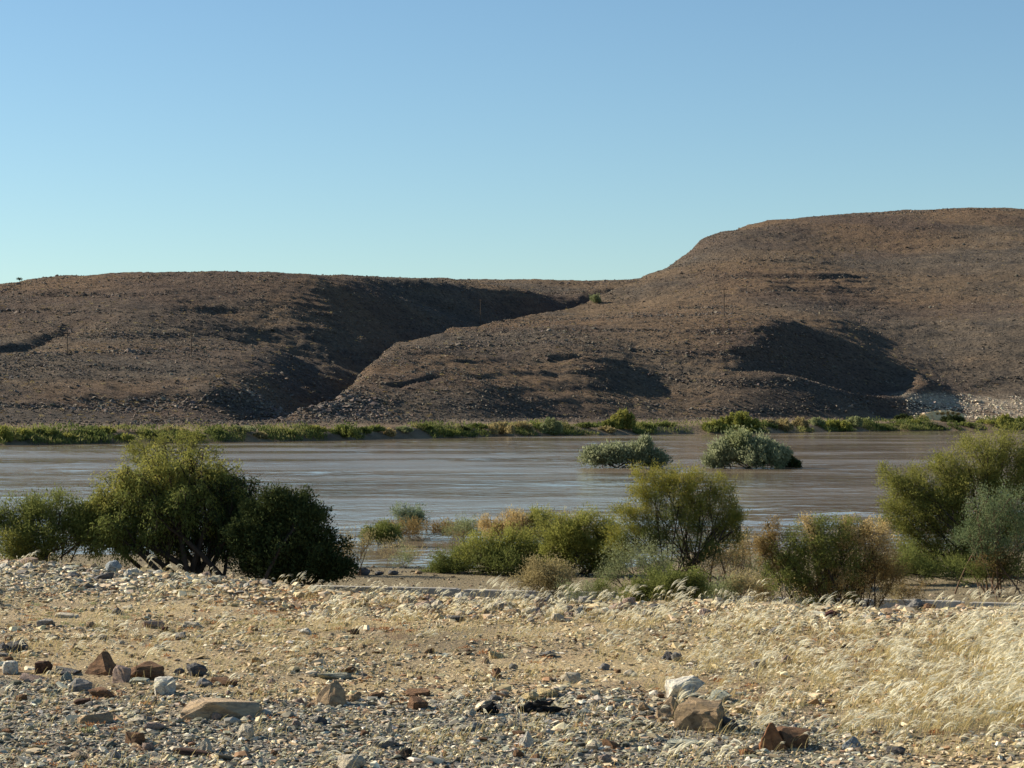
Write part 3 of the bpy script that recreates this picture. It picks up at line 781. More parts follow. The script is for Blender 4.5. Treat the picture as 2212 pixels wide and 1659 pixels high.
GREENS = {
 'yellowgreen': mat_leaf('yellow_green_leaves', [(0, (.095, .11, .032)), (.5, (.17, .178, .050)), (1, (.27, .255, .075))]),
 'darkgreen': mat_leaf('dark_and_shaded_green_leaves', [(0, (.024, .033, .015)), (.6, (.042, .056, .022)), (1, (.075, .09, .033))], .15),  # dark leaves; also shade put into the colour of the left tree and dark shrub
 'midgreen': mat_leaf('mid_green_leaves', [(0, (.070, .088, .028)), (.5, (.120, .142, .044)), (1, (.20, .215, .068))]),
 'bright': mat_leaf('bright_green_leaves', [(0, (.12, .14, .036)), (.5, (.20, .21, .056)), (1, (.29, .29, .085))]),
 'olive': mat_leaf('olive_gold_leaves', [(0, (.10, .12, .030)), (.5, (.18, .18, .042)), (1, (.30, .25, .060))]),
 'bluegreen': mat_leaf('blue_green_leaves', [(0, (.09, .125, .075)), (.5, (.15, .19, .12)), (1, (.24, .27, .18))]),
 'greygreen': mat_leaf('grey_green_leaves', [(0, (.10, .125, .06)), (.5, (.17, .195, .10)), (1, (.26, .28, .16))]),
 'island': mat_leaf('grey_green_river_leaves', [(0, (.13, .15, .088)), (.5, (.205, .23, .14)), (1, (.30, .325, .21))]),
 'blueleaf': mat_leaf('dull_blue_green_leaves', [(0, (.07, .105, .05)), (.5, (.12, .155, .08)), (1, (.19, .22, .12))]),
 'straw': mat_leaf('straw_leaves', [(0, (.19, .14, .065)), (.5, (.34, .27, .13)), (1, (.52, .43, .22))]),
 'brown': mat_leaf('brown_leaves', [(0, (.09, .065, .03)), (.5, (.155, .115, .05)), (1, (.25, .19, .085))]),
 'tan': mat_leaf('tan_leaves', [(0, (.16, .14, .075)), (.5, (.25, .215, .11)), (1, (.36, .31, .17))]),
}

class Tubes:
    def __init__(s): s.v = []; s.f = []; s.n = 0
    def add(s, P, R, k=4):
        P = np.asarray(P, float); R = np.asarray(R, float); n = len(P)
        T = np.gradient(P, axis=0); T /= np.linalg.norm(T, axis=1)[:, None] + 1e-9
        up = np.array([.3, .9, .2]); A = np.cross(T, up); A /= np.linalg.norm(A, axis=1)[:, None] + 1e-9
        B_ = np.cross(T, A)
        th = np.arange(k) * 2 * np.pi / k
        ring = P[:, None] + R[:, None, None] * (A[:, None] * np.cos(th)[None, :, None] + B_[:, None] * np.sin(th)[None, :, None])
        s.v.append(ring.reshape(-1, 3))
        i = np.arange(n - 1)[:, None] * k + np.arange(k)[None]
        j = np.arange(n - 1)[:, None] * k + (np.arange(k)[None] + 1) % k
        s.f.append(np.stack([i, j, j + k, i + k], -1).reshape(-1, 4) + s.n); s.n += n * k
    def mesh(s, name, mat): return mesh_np(name, np.concatenate(s.v), np.concatenate(s.f), mat, True)

def bez(a_, b_, c_, d_, n):
    t = np.linspace(0, 1, n)[:, None]
    return (1 - t) ** 3 * a_ + 3 * (1 - t) ** 2 * t * b_ + 3 * (1 - t) * t * t * c_ + t ** 3 * d_

def leaves_mesh(name, C, D, ln, wd, tint, mat, rs):
    """one small pointed blade at each C, pointing along D"""
    n = len(C)
    D = D / (np.linalg.norm(D, axis=1)[:, None] + 1e-9)
    S = np.cross(D, rs.normal(size=(n, 3))); S /= np.linalg.norm(S, axis=1)[:, None] + 1e-9
    ln = ln[:, None]; wd = wd[:, None]
    v = np.stack([C, C + D * ln * .5 + S * wd * .5, C + D * ln, C + D * ln * .45 - S * wd * .5], 1).reshape(-1, 3)
    f = np.arange(n * 4).reshape(-1, 4)
    return mesh_np(name, v, f, mat, False, {'tint': ('POINT', np.repeat(tint, 4))})

def in_ball(rs, n, p=.6):
    v = rs.normal(size=(n, 3)); v /= np.linalg.norm(v, axis=1)[:, None]
    return v * rs.rand(n, 1) ** (p / 3 * 1.0)

def plant(name, label, cat, base, lobes, seed, bark=BARK, leaf='midgreen', stem_r=.04, n2=14, n3=7, nl=26, ll=.05, lw=.018, spread=.05, droop=0.0, up=.4, sub=.35, stems_per=1, group=None, tint_top=.25, base_spread=.12, part_label=None):
    """lobes: (dx, dy, z, rx, ry, rz, leaf count factor [, leaf kind]) relative to the base"""
    rs = np.random.RandomState(seed)
    root = bpy.data.objects.new(name, None); COL.objects.link(root); root.location = base
    root['label'] = label; root['category'] = cat
    if group: root['group'] = group
    T = Tubes(); leaf_sets = {}
    zs = [l[2] + l[5] for l in lobes]; ztop = max(zs)
    for L_ in lobes:
        cx, cy, cz, rx, ry, rz, fac = L_[:7]; kind = L_[7] if len(L_) > 7 else leaf
        C = np.array([cx, cy, cz]); Rr = np.array([rx, ry, rz])
        for _ in range(stems_per):
            b0 = np.array([rs.normal(0, base_spread), rs.normal(0, base_spread), -.05])
            tgt = C + in_ball(rs, 1)[0] * Rr * .6
            hd = tgt - b0
            m1 = b0 + hd * .3 + np.array([hd[0] * -.05, 0, abs(hd[2]) * .12]) + rs.normal(0, .05, 3) * np.linalg.norm(hd)
            m2 = b0 + hd * .7 + rs.normal(0, .06, 3) * np.linalg.norm(hd)
            limb = bez(b0, m1, m2, tgt, 9)
            r0 = stem_r * rs.uniform(.6, 1.15) * (.6 if stems_per > 1 else .85)
            T.add(limb, np.linspace(r0, r0 * .4, 9), 6)
            k2 = max(2, int(round(1.4 * n2 * fac / stems_per)))
            for p in in_ball(rs, k2, .8) * Rr * .92 + C:
                a0 = limb[rs.randint(4, 9)]
                v = p - a0
                br = bez(a0, a0 + v * .35 + rs.normal(0, .07, 3) * np.linalg.norm(v), a0 + v * .7 + np.array([0, 0, .12 * up * np.linalg.norm(v)]), p, 6)
                T.add(br, np.linspace(r0 * .36, r0 * .12, 6), 4)
                for _k in range(n3):
                    s0 = br[rs.randint(2, 6)]
                    dirv = (s0 - np.array([cx * .5, cy * .5, cz - rz])) ; dirv /= np.linalg.norm(dirv) + 1e-9
                    dirv = dirv * .7 + rs.normal(0, .55, 3); dirv[2] += up - droop * .6; dirv /= np.linalg.norm(dirv)
                    ln_ = sub * rs.uniform(.6, 1.3) * float(np.mean(Rr))
                    e0 = s0 + dirv * ln_
                    e1 = e0 - np.array([0, 0, droop * ln_])
                    tw = bez(s0, s0 + dirv * ln_ * .4, s0 + dirv * ln_ * .8, e1, 4)
                    if nl < 12 or _k % 3 == 0: T.add(tw, [r0 * .10, r0 * .08, r0 * .06, r0 * .03], 3)
                    m = int(nl * rs.uniform(.7, 1.3))
                    t = rs.rand(m) ** .8
                    q = np.stack([np.interp(t, np.linspace(0, 1, 4), tw[:, a2]) for a2 in range(3)], 1) + rs.normal(0, spread, (m, 3))
                    dd = np.tile(e1 - s0, (m, 1)) / (ln_ + 1e-9) + rs.normal(0, .75, (m, 3)); dd[:, 2] += up * .4 - droop * .7
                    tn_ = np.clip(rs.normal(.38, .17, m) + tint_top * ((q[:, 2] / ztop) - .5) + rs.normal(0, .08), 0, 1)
                    leaf_sets.setdefault(kind, []).append((q, dd, tn_))
    link('stems', T.mesh('stems', bark), root)
    for kind, ls in leaf_sets.items():
        q = np.concatenate([a2[0] for a2 in ls]); dd = np.concatenate([a2[1] for a2 in ls]); tt = np.concatenate([a2[2] for a2 in ls])
        zf_ = -base[2] + 0; ok = q[:, 2] > .02
        q, dd, tt = q[ok], dd[ok], tt[ok]; m = len(q)
        o = link('foliage', leaves_mesh('foliage', q, dd, ll * rs.uniform(.6, 1.4, m), lw * rs.uniform(.7, 1.3, m), tt, GREENS[kind], rs), root)
        if len(leaf_sets) > 1: o['label'] = {'straw': 'dry straw coloured twigs and leaves', 'brown': 'brown withered foliage'}.get(kind, 'green foliage' if kind != 'olive' else 'golden green foliage')
    return root

def D2(Y): return Y / F       # metres per picture unit at distance Y
def place(xd, Y, z=None):
    X = (xd - 1106) / F * Y
    return (X, Y, float(near_t(np.array([X]), np.array([Y]))[0]) if z is None else z)
def lobes_px(base, items, depth=.8):
    """crown lobes given by where they show: (x, y, half width, half height, factor[, kind[, depth offset m]])"""
    bx, by, bz = base; out = []
    for it in items:
        x_, y_, hw, hh, fac = it[:5]; kind = it[5] if len(it) > 5 else None; dy = it[6] if len(it) > 6 else 0
        Y = by + dy
        X = (x_ - 1106) / F * Y; Z = EYE + (880 - y_) / F * Y
        l = [X - bx, dy, Z - bz, 1.12 * hw * Y / F, 1.12 * hw * Y / F * depth, 1.14 * hh * Y / F, fac]
        if kind: l.append(kind)
        out.append(tuple(l))
    return out

# the big dark tree at the left and its neighbours
b = place(425, 40)
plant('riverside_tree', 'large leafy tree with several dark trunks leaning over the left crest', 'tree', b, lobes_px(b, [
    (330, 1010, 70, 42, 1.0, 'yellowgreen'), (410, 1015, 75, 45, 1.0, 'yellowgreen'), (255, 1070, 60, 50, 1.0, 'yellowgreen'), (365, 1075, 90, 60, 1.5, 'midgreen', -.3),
    (470, 1075, 65, 55, 1.1, 'darkgreen'), (280, 1140, 75, 40, 1.0, 'midgreen', -.3), (420, 1130, 85, 50, 1.3, 'darkgreen', .2), (510, 1110, 40, 55, .8, 'darkgreen', .3), (215, 1120, 35, 45, .6, 'midgreen'), (345, 1150, 60, 35, .7, 'darkgreen', .3), (480, 1035, 50, 38, .9, 'yellowgreen'), (295, 1035, 60, 42, 1.0, 'yellowgreen'), (225, 1090, 45, 40, .7, 'yellowgreen'), (200, 1140, 50, 45, .7, 'midgreen'), (525, 1065, 35, 35, .6, 'darkgreen', .2), (500, 1150, 50, 45, .8, 'darkgreen', .3)]),  # sunlit upper left and shaded right of the crown are put into leaf colours
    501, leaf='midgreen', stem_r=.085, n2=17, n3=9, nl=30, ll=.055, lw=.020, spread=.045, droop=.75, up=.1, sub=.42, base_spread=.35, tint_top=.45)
b = place(395, 47, -2.4)
plant('feathery_tree', 'thin feathery tree showing above the top of the large left tree', 'tree', b, lobes_px(b, [
    (330, 960, 50, 22, .7), (400, 955, 55, 25, .8), (445, 975, 30, 20, .5), (300, 985, 35, 18, .4), (380, 1000, 60, 30, .5)]),
    502, leaf='yellowgreen', stem_r=.05, n2=13, n3=8, nl=22, ll=.06, lw=.014, spread=.05, up=.3, sub=.5, tint_top=.0)
b = place(105, 40)
plant('bushy_tree', 'rounded green bushy tree by the left edge of the photo', 'tree', b, lobes_px(b, [
    (40, 1120, 60, 38, 1.2), (110, 1110, 60, 38, 1.2), (165, 1130, 45, 45, 1.0), (20, 1170, 50, 30, .8, 'yellowgreen', -.4), (100, 1165, 70, 30, 1.0), (-40, 1130, 50, 45, .8), (190, 1160, 45, 40, .9), (60, 1180, 80, 25, 1.0)]),
    503, leaf='midgreen', stem_r=.045, n2=15, n3=8, nl=28, ll=.055, lw=.015, spread=.05, up=.45, sub=.5, stems_per=2, base_spread=.3)
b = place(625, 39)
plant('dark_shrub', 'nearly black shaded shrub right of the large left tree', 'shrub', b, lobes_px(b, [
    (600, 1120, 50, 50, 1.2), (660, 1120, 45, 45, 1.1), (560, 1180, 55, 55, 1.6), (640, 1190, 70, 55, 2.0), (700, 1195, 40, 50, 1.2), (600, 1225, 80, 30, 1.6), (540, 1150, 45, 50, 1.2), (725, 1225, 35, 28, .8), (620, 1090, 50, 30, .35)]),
    504, leaf='darkgreen', stem_r=.05, n2=18, n3=9, nl=34, ll=.06, lw=.024, spread=.05, up=.25, sub=.45, base_spread=.4, tint_top=.5)  # leaf colour darkened to carry the shadow of the tree beside it
b = place(765, 43)
plant('twiggy_shrub', 'half bare brown twiggy shrub at the water right of the dark shrub', 'shrub', b, lobes_px(b, [
    (760, 1190, 32, 40, 1.0), (735, 1215, 40, 30, 1.0), (790, 1170, 20, 25, .5)]), 505, bark=BARKB, leaf='tan', stem_r=.022, n2=16, n3=9, nl=6, ll=.04, lw=.012, sub=.6, stems_per=3)
# shrubs standing in the flooded edge
def wplant(name, label, xd, yb, items, seed, **kw):
    Y = 4.5 * F / (yb - 880)
    b = place(xd, Y, WZ - .05)
    return plant(name, label, 'shrub', b, lobes_px(b, items), seed, **kw)
wplant('flooded_shrub', 'light green shrub standing in the water, the taller one left of centre', 884, 1152, [(884, 1122, 34, 25, 1.2)], 511, leaf='bluegreen', stem_r=.03, n2=22, n3=8, nl=16, ll=.10, lw=.022, sub=.5, stems_per=4)
wplant('flooded_shrub', 'round dark green shrub at the water, left of the light green flooded shrub', 828, 1181, [(828, 1160, 42, 20, 1.6)], 512, leaf='midgreen', stem_r=.025, n2=24, n3=8, nl=24, ll=.08, lw=.02, sub=.5, stems_per=3)
wplant('flooded_shrub', 'dull brown green brush around the foot of the light green flooded shrub', 905, 1165, [(880, 1148, 55, 10, .8, 'brown'), (960, 1146, 45, 9, .7, 'brown')], 513, leaf='brown', stem_r=.02, n2=20, n3=7, nl=18, ll=.09, lw=.02, sub=.6, stems_per=3)
wplant('flooded_shrub', 'grey green thin shrub in the water between the light green shrub and the straw one', 1000, 1170, [(1000, 1145, 42, 20, 1.2)], 514, leaf='greygreen', stem_r=.025, n2=20, n3=7, nl=14, ll=.09, lw=.016, sub=.5, stems_per=3)
wplant('flooded_shrub', 'leafless reddish twigs standing in the shallow water', 985, 1188, [(985, 1165, 36, 16, 1.0)], 515, bark=BARKB, leaf='brown', stem_r=.02, n2=18, n3=7, nl=2, ll=.06, lw=.015, sub=.7, stems_per=4)
wplant('flooded_shrub', 'wide straw coloured brush with a bright green tuft behind the low green bushes', 1125, 1180, [(1070, 1140, 40, 16, 1.0, 'straw'), (1120, 1135, 40, 22, 1.2, 'straw'), (1165, 1120, 30, 22, .8, 'bright'), (1210, 1135, 50, 25, 1.0, 'tan'), (1125, 1160, 70, 22, 1.2, 'straw')], 516, bark=BARKB, leaf='straw', stem_r=.025, n2=16, n3=8, nl=22, ll=.09, lw=.018, sub=.5, stems_per=2)
wplant('flooded_shrub', 'sparse brown reeds left of the low bright bushes', 865, 1222, [(850, 1195, 60, 12, 1.0), (900, 1205, 40, 16, .7)], 517, bark=BARKB, leaf='tan', stem_r=.012, n2=16, n3=6, nl=6, ll=.08, lw=.012, sub=.7, stems_per=5, base_spread=.7)
wplant('flooded_shrub', 'small grey green reed clump in the shallow water', 868, 1232, [(868, 1208, 32, 20, .8)], 518, leaf='greygreen', stem_r=.012, n2=14, n3=6, nl=10, ll=.08, lw=.012, sub=.6, stems_per=5, base_spread=.3)
# low bushes on the verge, centre
b = place(1050, 43.6)
plant('low_bush', 'low spreading bright green bush at the centre, beside the flooded edge', 'bush', b, lobes_px(b, [
    (985, 1222, 50, 28, 1.0, 'midgreen'), (1040, 1195, 60, 36, 1.3), (1100, 1190, 55, 40, 1.3), (1080, 1228, 80, 25, 1.2, 'midgreen', -.3), (940, 1240, 28, 16, .5, 'midgreen'), (1150, 1200, 60, 42, 1.3), (1180, 1225, 55, 28, 1.0, 'midgreen')]),
    521, leaf='bright', stem_r=.03, n2=17, n3=8, nl=34, ll=.05, lw=.013, spread=.045, sub=.5, up=.3, base_spread=.5)
b = place(1255, 43)
plant('low_bush', 'taller rounded bright green bush left of the golden fan shaped tree', 'bush', b, lobes_px(b, [
    (1235, 1150, 55, 38, 1.3), (1285, 1160, 50, 40, 1.1, 'yellowgreen'), (1200, 1185, 45, 38, 1.0), (1250, 1205, 70, 42, 1.6), (1300, 1215, 45, 38, 1.0, 'midgreen'), (1190, 1150, 45, 30, .8, 'yellowgreen'), (1330, 1180, 45, 50, 1.0, 'yellowgreen')]),
    522, leaf='bright', stem_r=.035, n2=17, n3=8, nl=34, ll=.05, lw=.013, spread=.045, sub=.5, up=.3, base_spread=.4)
b = place(1255, 47.5, -1.6)
plant('dead_bush', 'pale leafless branches poking up between the bright green bushes', 'bush', b, lobes_px(b, [(1250, 1160, 60, 28, 1.0), (1300, 1140, 40, 20, .6)]), 523, bark=DEAD, leaf='straw', stem_r=.03, n2=12, n3=6, nl=5, ll=.05, lw=.012, sub=.6, stems_per=3)
b = place(1175, 36.5)
plant('low_bush', 'small olive bush in front of the bright green bushes by the kerb', 'bush', b, lobes_px(b, [(1175, 1240, 45, 28, 1.2), (1150, 1258, 40, 18, .8), (1210, 1255, 35, 22, .7)]), 524, leaf='tan', stem_r=.02, n2=18, n3=8, nl=18, ll=.035, lw=.012, sub=.5, stems_per=3, base_spread=.3)
# fan shaped tree, golden at the top
b = place(1480, 41)
plant('fan_shaped_tree', 'fan shaped tree with many thin dark stems and golden green top', 'tree', b, lobes_px(b, [
    (1400, 1050, 50, 36, .8, 'olive'), (1460, 1040, 55, 34, .9, 'olive'), (1530, 1060, 50, 40, .8, 'olive'), (1575, 1100, 36, 40, .7, 'olive'), (1365, 1105, 45, 42, .8, 'olive'),
    (1440, 1110, 60, 50, .8, 'midgreen'), (1520, 1130, 60, 50, .8, 'midgreen'), (1400, 1165, 60, 45, .8, 'midgreen'), (1480, 1185, 60, 45, .6, 'midgreen'), (1560, 1190, 50, 45, .8, 'midgreen'), (1340, 1160, 45, 40, .7, 'olive'), (1480, 1090, 80, 50, .9, 'olive'), (1590, 1150, 35, 45, .6, 'olive')]),
    531, leaf='midgreen', stem_r=.028, n2=18, n3=8, nl=33, ll=.044, lw=.010, spread=.04, up=.8, sub=.42, stems_per=3, base_spread=.3, tint_top=.3)
b = place(1375, 39)
plant('low_bush', 'thin grey green shrub at the left foot of the fan shaped tree', 'bush', b, lobes_px(b, [(1360, 1210, 55, 40, 1.0), (1420, 1225, 50, 35, .9), (1320, 1240, 40, 28, .6)]), 532, leaf='greygreen', stem_r=.022, n2=16, n3=8, nl=16, ll=.04, lw=.011, sub=.55, stems_per=3, base_spread=.3)
b = place(1430, 30)
plant('low_bush', 'dense dark green low bush just behind the crest right of centre', 'bush', b, lobes_px(b, [(1420, 1268, 55, 28, 1.4), (1480, 1265, 48, 30, 1.2), (1370, 1285, 40, 18, .8)]), 533, leaf='midgreen', stem_r=.02, n2=18, n3=9, nl=28, ll=.035, lw=.010, spread=.03, sub=.5, base_spread=.25)
b = place(1560, 38)
plant('dead_bush', 'leafless dark brushwood at the right foot of the fan shaped tree', 'bush', b, lobes_px(b, [(1570, 1225, 50, 30, 1.0), (1530, 1245, 45, 22, .8), (1610, 1200, 25, 25, .4)]), 534, bark=BARK, leaf='brown', stem_r=.018, n2=18, n3=8, nl=3, ll=.04, lw=.010, sub=.7, stems_per=3, base_spread=.3)
b = place(1650, 42)
plant('low_bush', 'pale grey green thin bush behind and between the two right hand trees', 'bush', b, lobes_px(b, [(1640, 1235, 60, 30, .9, 'greygreen'), (1590, 1200, 45, 35, .6, 'tan'), (1620, 1170, 40, 25, .5, 'straw')]), 535, leaf='greygreen', stem_r=.02, n2=16, n3=7, nl=14, ll=.045, lw=.011, sub=.55, stems_per=3, base_spread=.4)
b = place(1590, 33)
plant('low_bush', 'low straw and green brush between the fan shaped tree and the wide crest bush', 'bush', b, lobes_px(b, [(1560, 1275, 45, 20, .8, 'greygreen'), (1615, 1268, 45, 24, .9, 'tan'), (1655, 1280, 35, 18, .7, 'straw')]), 536, bark=BARKB, leaf='tan', stem_r=.014, n2=16, n3=8, nl=20, ll=.035, lw=.010, spread=.03, sub=.55, stems_per=2, base_spread=.3)
b = place(1990, 34)
plant('low_bush', 'small brown brush between the wide crest bush and the sandy track', 'bush', b, lobes_px(b, [(1965, 1272, 30, 16, .7, 'brown'), (1930, 1280, 30, 16, .6, 'tan')]), 537, bark=BARKB, leaf='brown', stem_r=.012, n2=14, n3=7, nl=14, ll=.03, lw=.009, spread=.03, sub=.6, stems_per=2, base_spread=.2)
b = place(1250, 33)
plant('low_bush', 'thin grey green brush left of the dark green low bush on the crest', 'bush', b, lobes_px(b, [(1250, 1278, 40, 16, .8, 'greygreen'), (1310, 1275, 35, 20, .8, 'midgreen')]), 538, bark=BARKB, leaf='greygreen', stem_r=.012, n2=14, n3=7, nl=16, ll=.03, lw=.009, spread=.03, sub=.6, stems_per=2, base_spread=.25)
# mixed bush, right of centre, close behind the crest
b = place(1810, 27.5)
plant('spreading_bush', 'wide bush with green middle and dry golden right side, on the crest', 'bush', b, lobes_px(b, [
    (1660, 1150, 36, 28, .7, 'brown'), (1700, 1200, 45, 45, .9, 'midgreen'), (1760, 1160, 50, 38, .9, 'midgreen'), (1790, 1200, 60, 50, 1.3, 'midgreen'), (1740, 1245, 60, 32, .9, 'midgreen'),
    (1850, 1160, 50, 35, 1.0, 'straw'), (1900, 1180, 45, 45, 1.0, 'straw'), (1860, 1215, 50, 40, .8, 'brown'), (1920, 1230, 50, 42, .9, 'brown'), (1830, 1250, 50, 30, .6, 'straw'), (1740, 1140, 40, 20, .4, 'straw'), (1640, 1190, 28, 30, .5, 'brown'), (1730, 1180, 50, 40, .8, 'midgreen'), (1820, 1150, 50, 30, .8, 'midgreen'), (1830, 1200, 60, 45, .9, 'midgreen'), (1700, 1240, 55, 35, .7, 'midgreen'), (1880, 1150, 50, 28, .7, 'straw'), (1780, 1270, 70, 25, .7, 'brown')]),
    541, bark=BARK, leaf='midgreen', stem_r=.026, n2=15, n3=8, nl=24, ll=.030, lw=.010, spread=.028, up=.35, sub=.42, stems_per=2, base_spread=.22)
# the great feathery tree at the right edge and the blue green bush before it
b = place(2120, 43)
plant('great_feathery_tree', 'largest tree, feathery yellow green, filling the right edge', 'tree', b, lobes_px(b, [
    (2130, 985, 60, 40, .8, 'yellowgreen'), (2190, 975, 55, 45, .8, 'yellowgreen'), (2040, 1020, 60, 40, .8, 'yellowgreen'), (1960, 1060, 60, 45, .9), (2070, 1070, 75, 50, 1.2), (2170, 1060, 75, 55, 1.2),
    (1980, 1120, 60, 45, .9), (2060, 1140, 75, 55, 1.2), (2160, 1150, 80, 60, 1.3), (1990, 1190, 55, 50, .9), (2070, 1215, 70, 45, 1.2), (2250, 1020, 60, 70, .9, 'yellowgreen'), (2260, 1140, 60, 70, .9), (1930, 1030, 32, 22, .3, 'yellowgreen'), (1935, 1100, 45, 50, .8), (1960, 1230, 50, 35, .8, 'midgreen'), (2110, 1020, 70, 50, .8), (2020, 1090, 60, 40, .6, 'bright'), (2120, 1245, 80, 30, 1.0, 'midgreen')]),
    551, leaf='yellowgreen', stem_r=.045, n2=22, n3=9, nl=30, ll=.05, lw=.012, spread=.05, up=.45, sub=.45, stems_per=2, base_spread=.35)
b = place(2160, 38.5)
plant('blue_green_bush', 'blue green bush with a brown woody base before the largest tree', 'bush', b, lobes_px(b, [
    (2130, 1110, 50, 45, .9), (2190, 1100, 50, 50, .9), (2110, 1165, 50, 40, .8), (2180, 1175, 60, 45, .9), (2160, 1220, 60, 40, .8, 'brown'), (2230, 1150, 50, 50, .7), (2190, 1235, 60, 28, .8, 'midgreen'), (2110, 1230, 50, 28, .7, 'midgreen')]),
    552, bark=BARKB, leaf='blueleaf', stem_r=.03, n2=15, n3=8, nl=22, ll=.045, lw=.011, spread=.045, sub=.5, stems_per=2, base_spread=.3)
b = place(2015, 41)
plant('low_bush', 'dull green skirt of bushes at the left foot of the largest tree', 'bush', b, lobes_px(b, [(1960, 1215, 40, 35, .8, 'midgreen'), (2030, 1235, 55, 25, 1.0, 'midgreen'), (1900, 1240, 40, 20, .6, 'tan')]), 553, leaf='midgreen', stem_r=.02, n2=16, n3=8, nl=26, ll=.045, lw=.012, sub=.5, stems_per=2, base_spread=.5)
# island bushes in mid river
wplant('island_bush', 'long low grey green bush standing in mid river, the left one', 1345, 1011, [
    (1285, 993, 24, 13, .9), (1325, 991, 30, 15, 1.0), (1378, 989, 28, 18, 1.0), (1415, 996, 20, 12, .8), (1392, 965, 9, 13, .35)], 561, leaf='island', stem_r=.09, n2=22, n3=8, nl=26, ll=.26, lw=.09, spread=.14, sub=.75, stems_per=2, base_spread=.9, up=.7)
wplant('island_bush', 'taller domed green bush standing in mid river, the right one', 1612, 1011, [
    (1565, 988, 30, 19, 1.0), (1600, 974, 34, 25, 1.1, 'greygreen'), (1640, 979, 30, 22, 1.0), (1672, 993, 24, 15, .7), (1545, 1000, 20, 8, .5), (1625, 998, 60, 12, .8)], 562, leaf='island', stem_r=.09, n2=22, n3=8, nl=26, ll=.26, lw=.09, spread=.14, sub=.75, stems_per=2, base_spread=.9, up=.7)
wplant('drift_pile', 'black pile of driftwood at the right end of the domed river bush', 1702, 1009, [(1697, 999, 16, 8, 1.6), (1715, 1005, 10, 3, .5)], 563, leaf='darkgreen', stem_r=.09, n2=22, n3=8, nl=20, ll=.25, lw=.10, spread=.08, sub=.6, stems_per=4, base_spread=.5)

# ---------------------------------------------------------------- shrubs of the far bank, each its own
def far_shrub(xa, xb, yt, kind, label, seed, yb=None, back=3.0, name='bank_shrub', cat='shrub', off=0):
    rs = np.random.RandomState(seed)
    xm = (xa + xb) / 2
    X = 0.; Y = 330.
    for _ in range(20):
        Y = float(bankline(np.array([X]))[0]) + back + off; X = (xm - 1106) / F * Y
    k = Y / F; hw = (xb - xa) / 2 * k
    zt = EYE + (880 - yt) * k
    zb = float(far_t(np.array([X]), np.array([Y]))[0]) - .15
    zb = max(zb, WZ - .2)
    H = max(zt - zb, .8)
    n = int(np.clip(1500 * hw * H / 3, 900, 9000))
    nb = max(4, int(hw * 2.2))
    C = []; 
    for i in range(nb):
        u = (i + .5) / nb * 2 - 1
        hh = H * (1 - .45 * abs(u) ** 2.2) * rs.uniform(.72, 1.02)
        if abs(u) < .35: hh = H * rs.uniform(.9, 1.02)
        r = hw / nb * rs.uniform(1.1, 1.7)
        m = n // nb
        v = in_ball(rs, m, .9)
        v[:, 2] = np.abs(v[:, 2]) ** .8
        q = np.c_[u * hw * .88 + v[:, 0] * r, rs.normal(0, hw * .25) + v[:, 1] * min(r * 1.2, hw), v[:, 2] * hh]
        C.append(q)
    q = np.concatenate(C); m = len(q)
    dd = np.c_[rs.normal(0, .6, (m, 2)), rs.uniform(.2, 1.2, m)]
    tn_ = np.clip(.42 + rs.normal(0, .16, m) + .35 * fbm(q[:, 0] / 1.1 + seed, q[:, 2] / .9, seed, 2), 0, 1)
    lv = leaves_mesh('bank_shrub', q, dd, rs.uniform(.25, .55, m), rs.uniform(.09, .2, m), tn_, GREENS[kind], rs)
    T = Tubes()
    for i in range(5):
        e1 = q[rs.randint(m)] * np.array([.8, .8, .8]); T.add(bez(np.zeros(3), e1 * .3 + [0, 0, .2], e1 * .7, e1, 5), np.linspace(.07, .02, 5), 4)
    root = bpy.data.objects.new(name, None); COL.objects.link(root); root.location = (X, Y, zb)
    root['label'] = label; root['category'] = cat; root['group'] = 'shrubs along the far bank'
    link('foliage', lv, root); link('stems', T.mesh('stems', BARK), root)
    return root
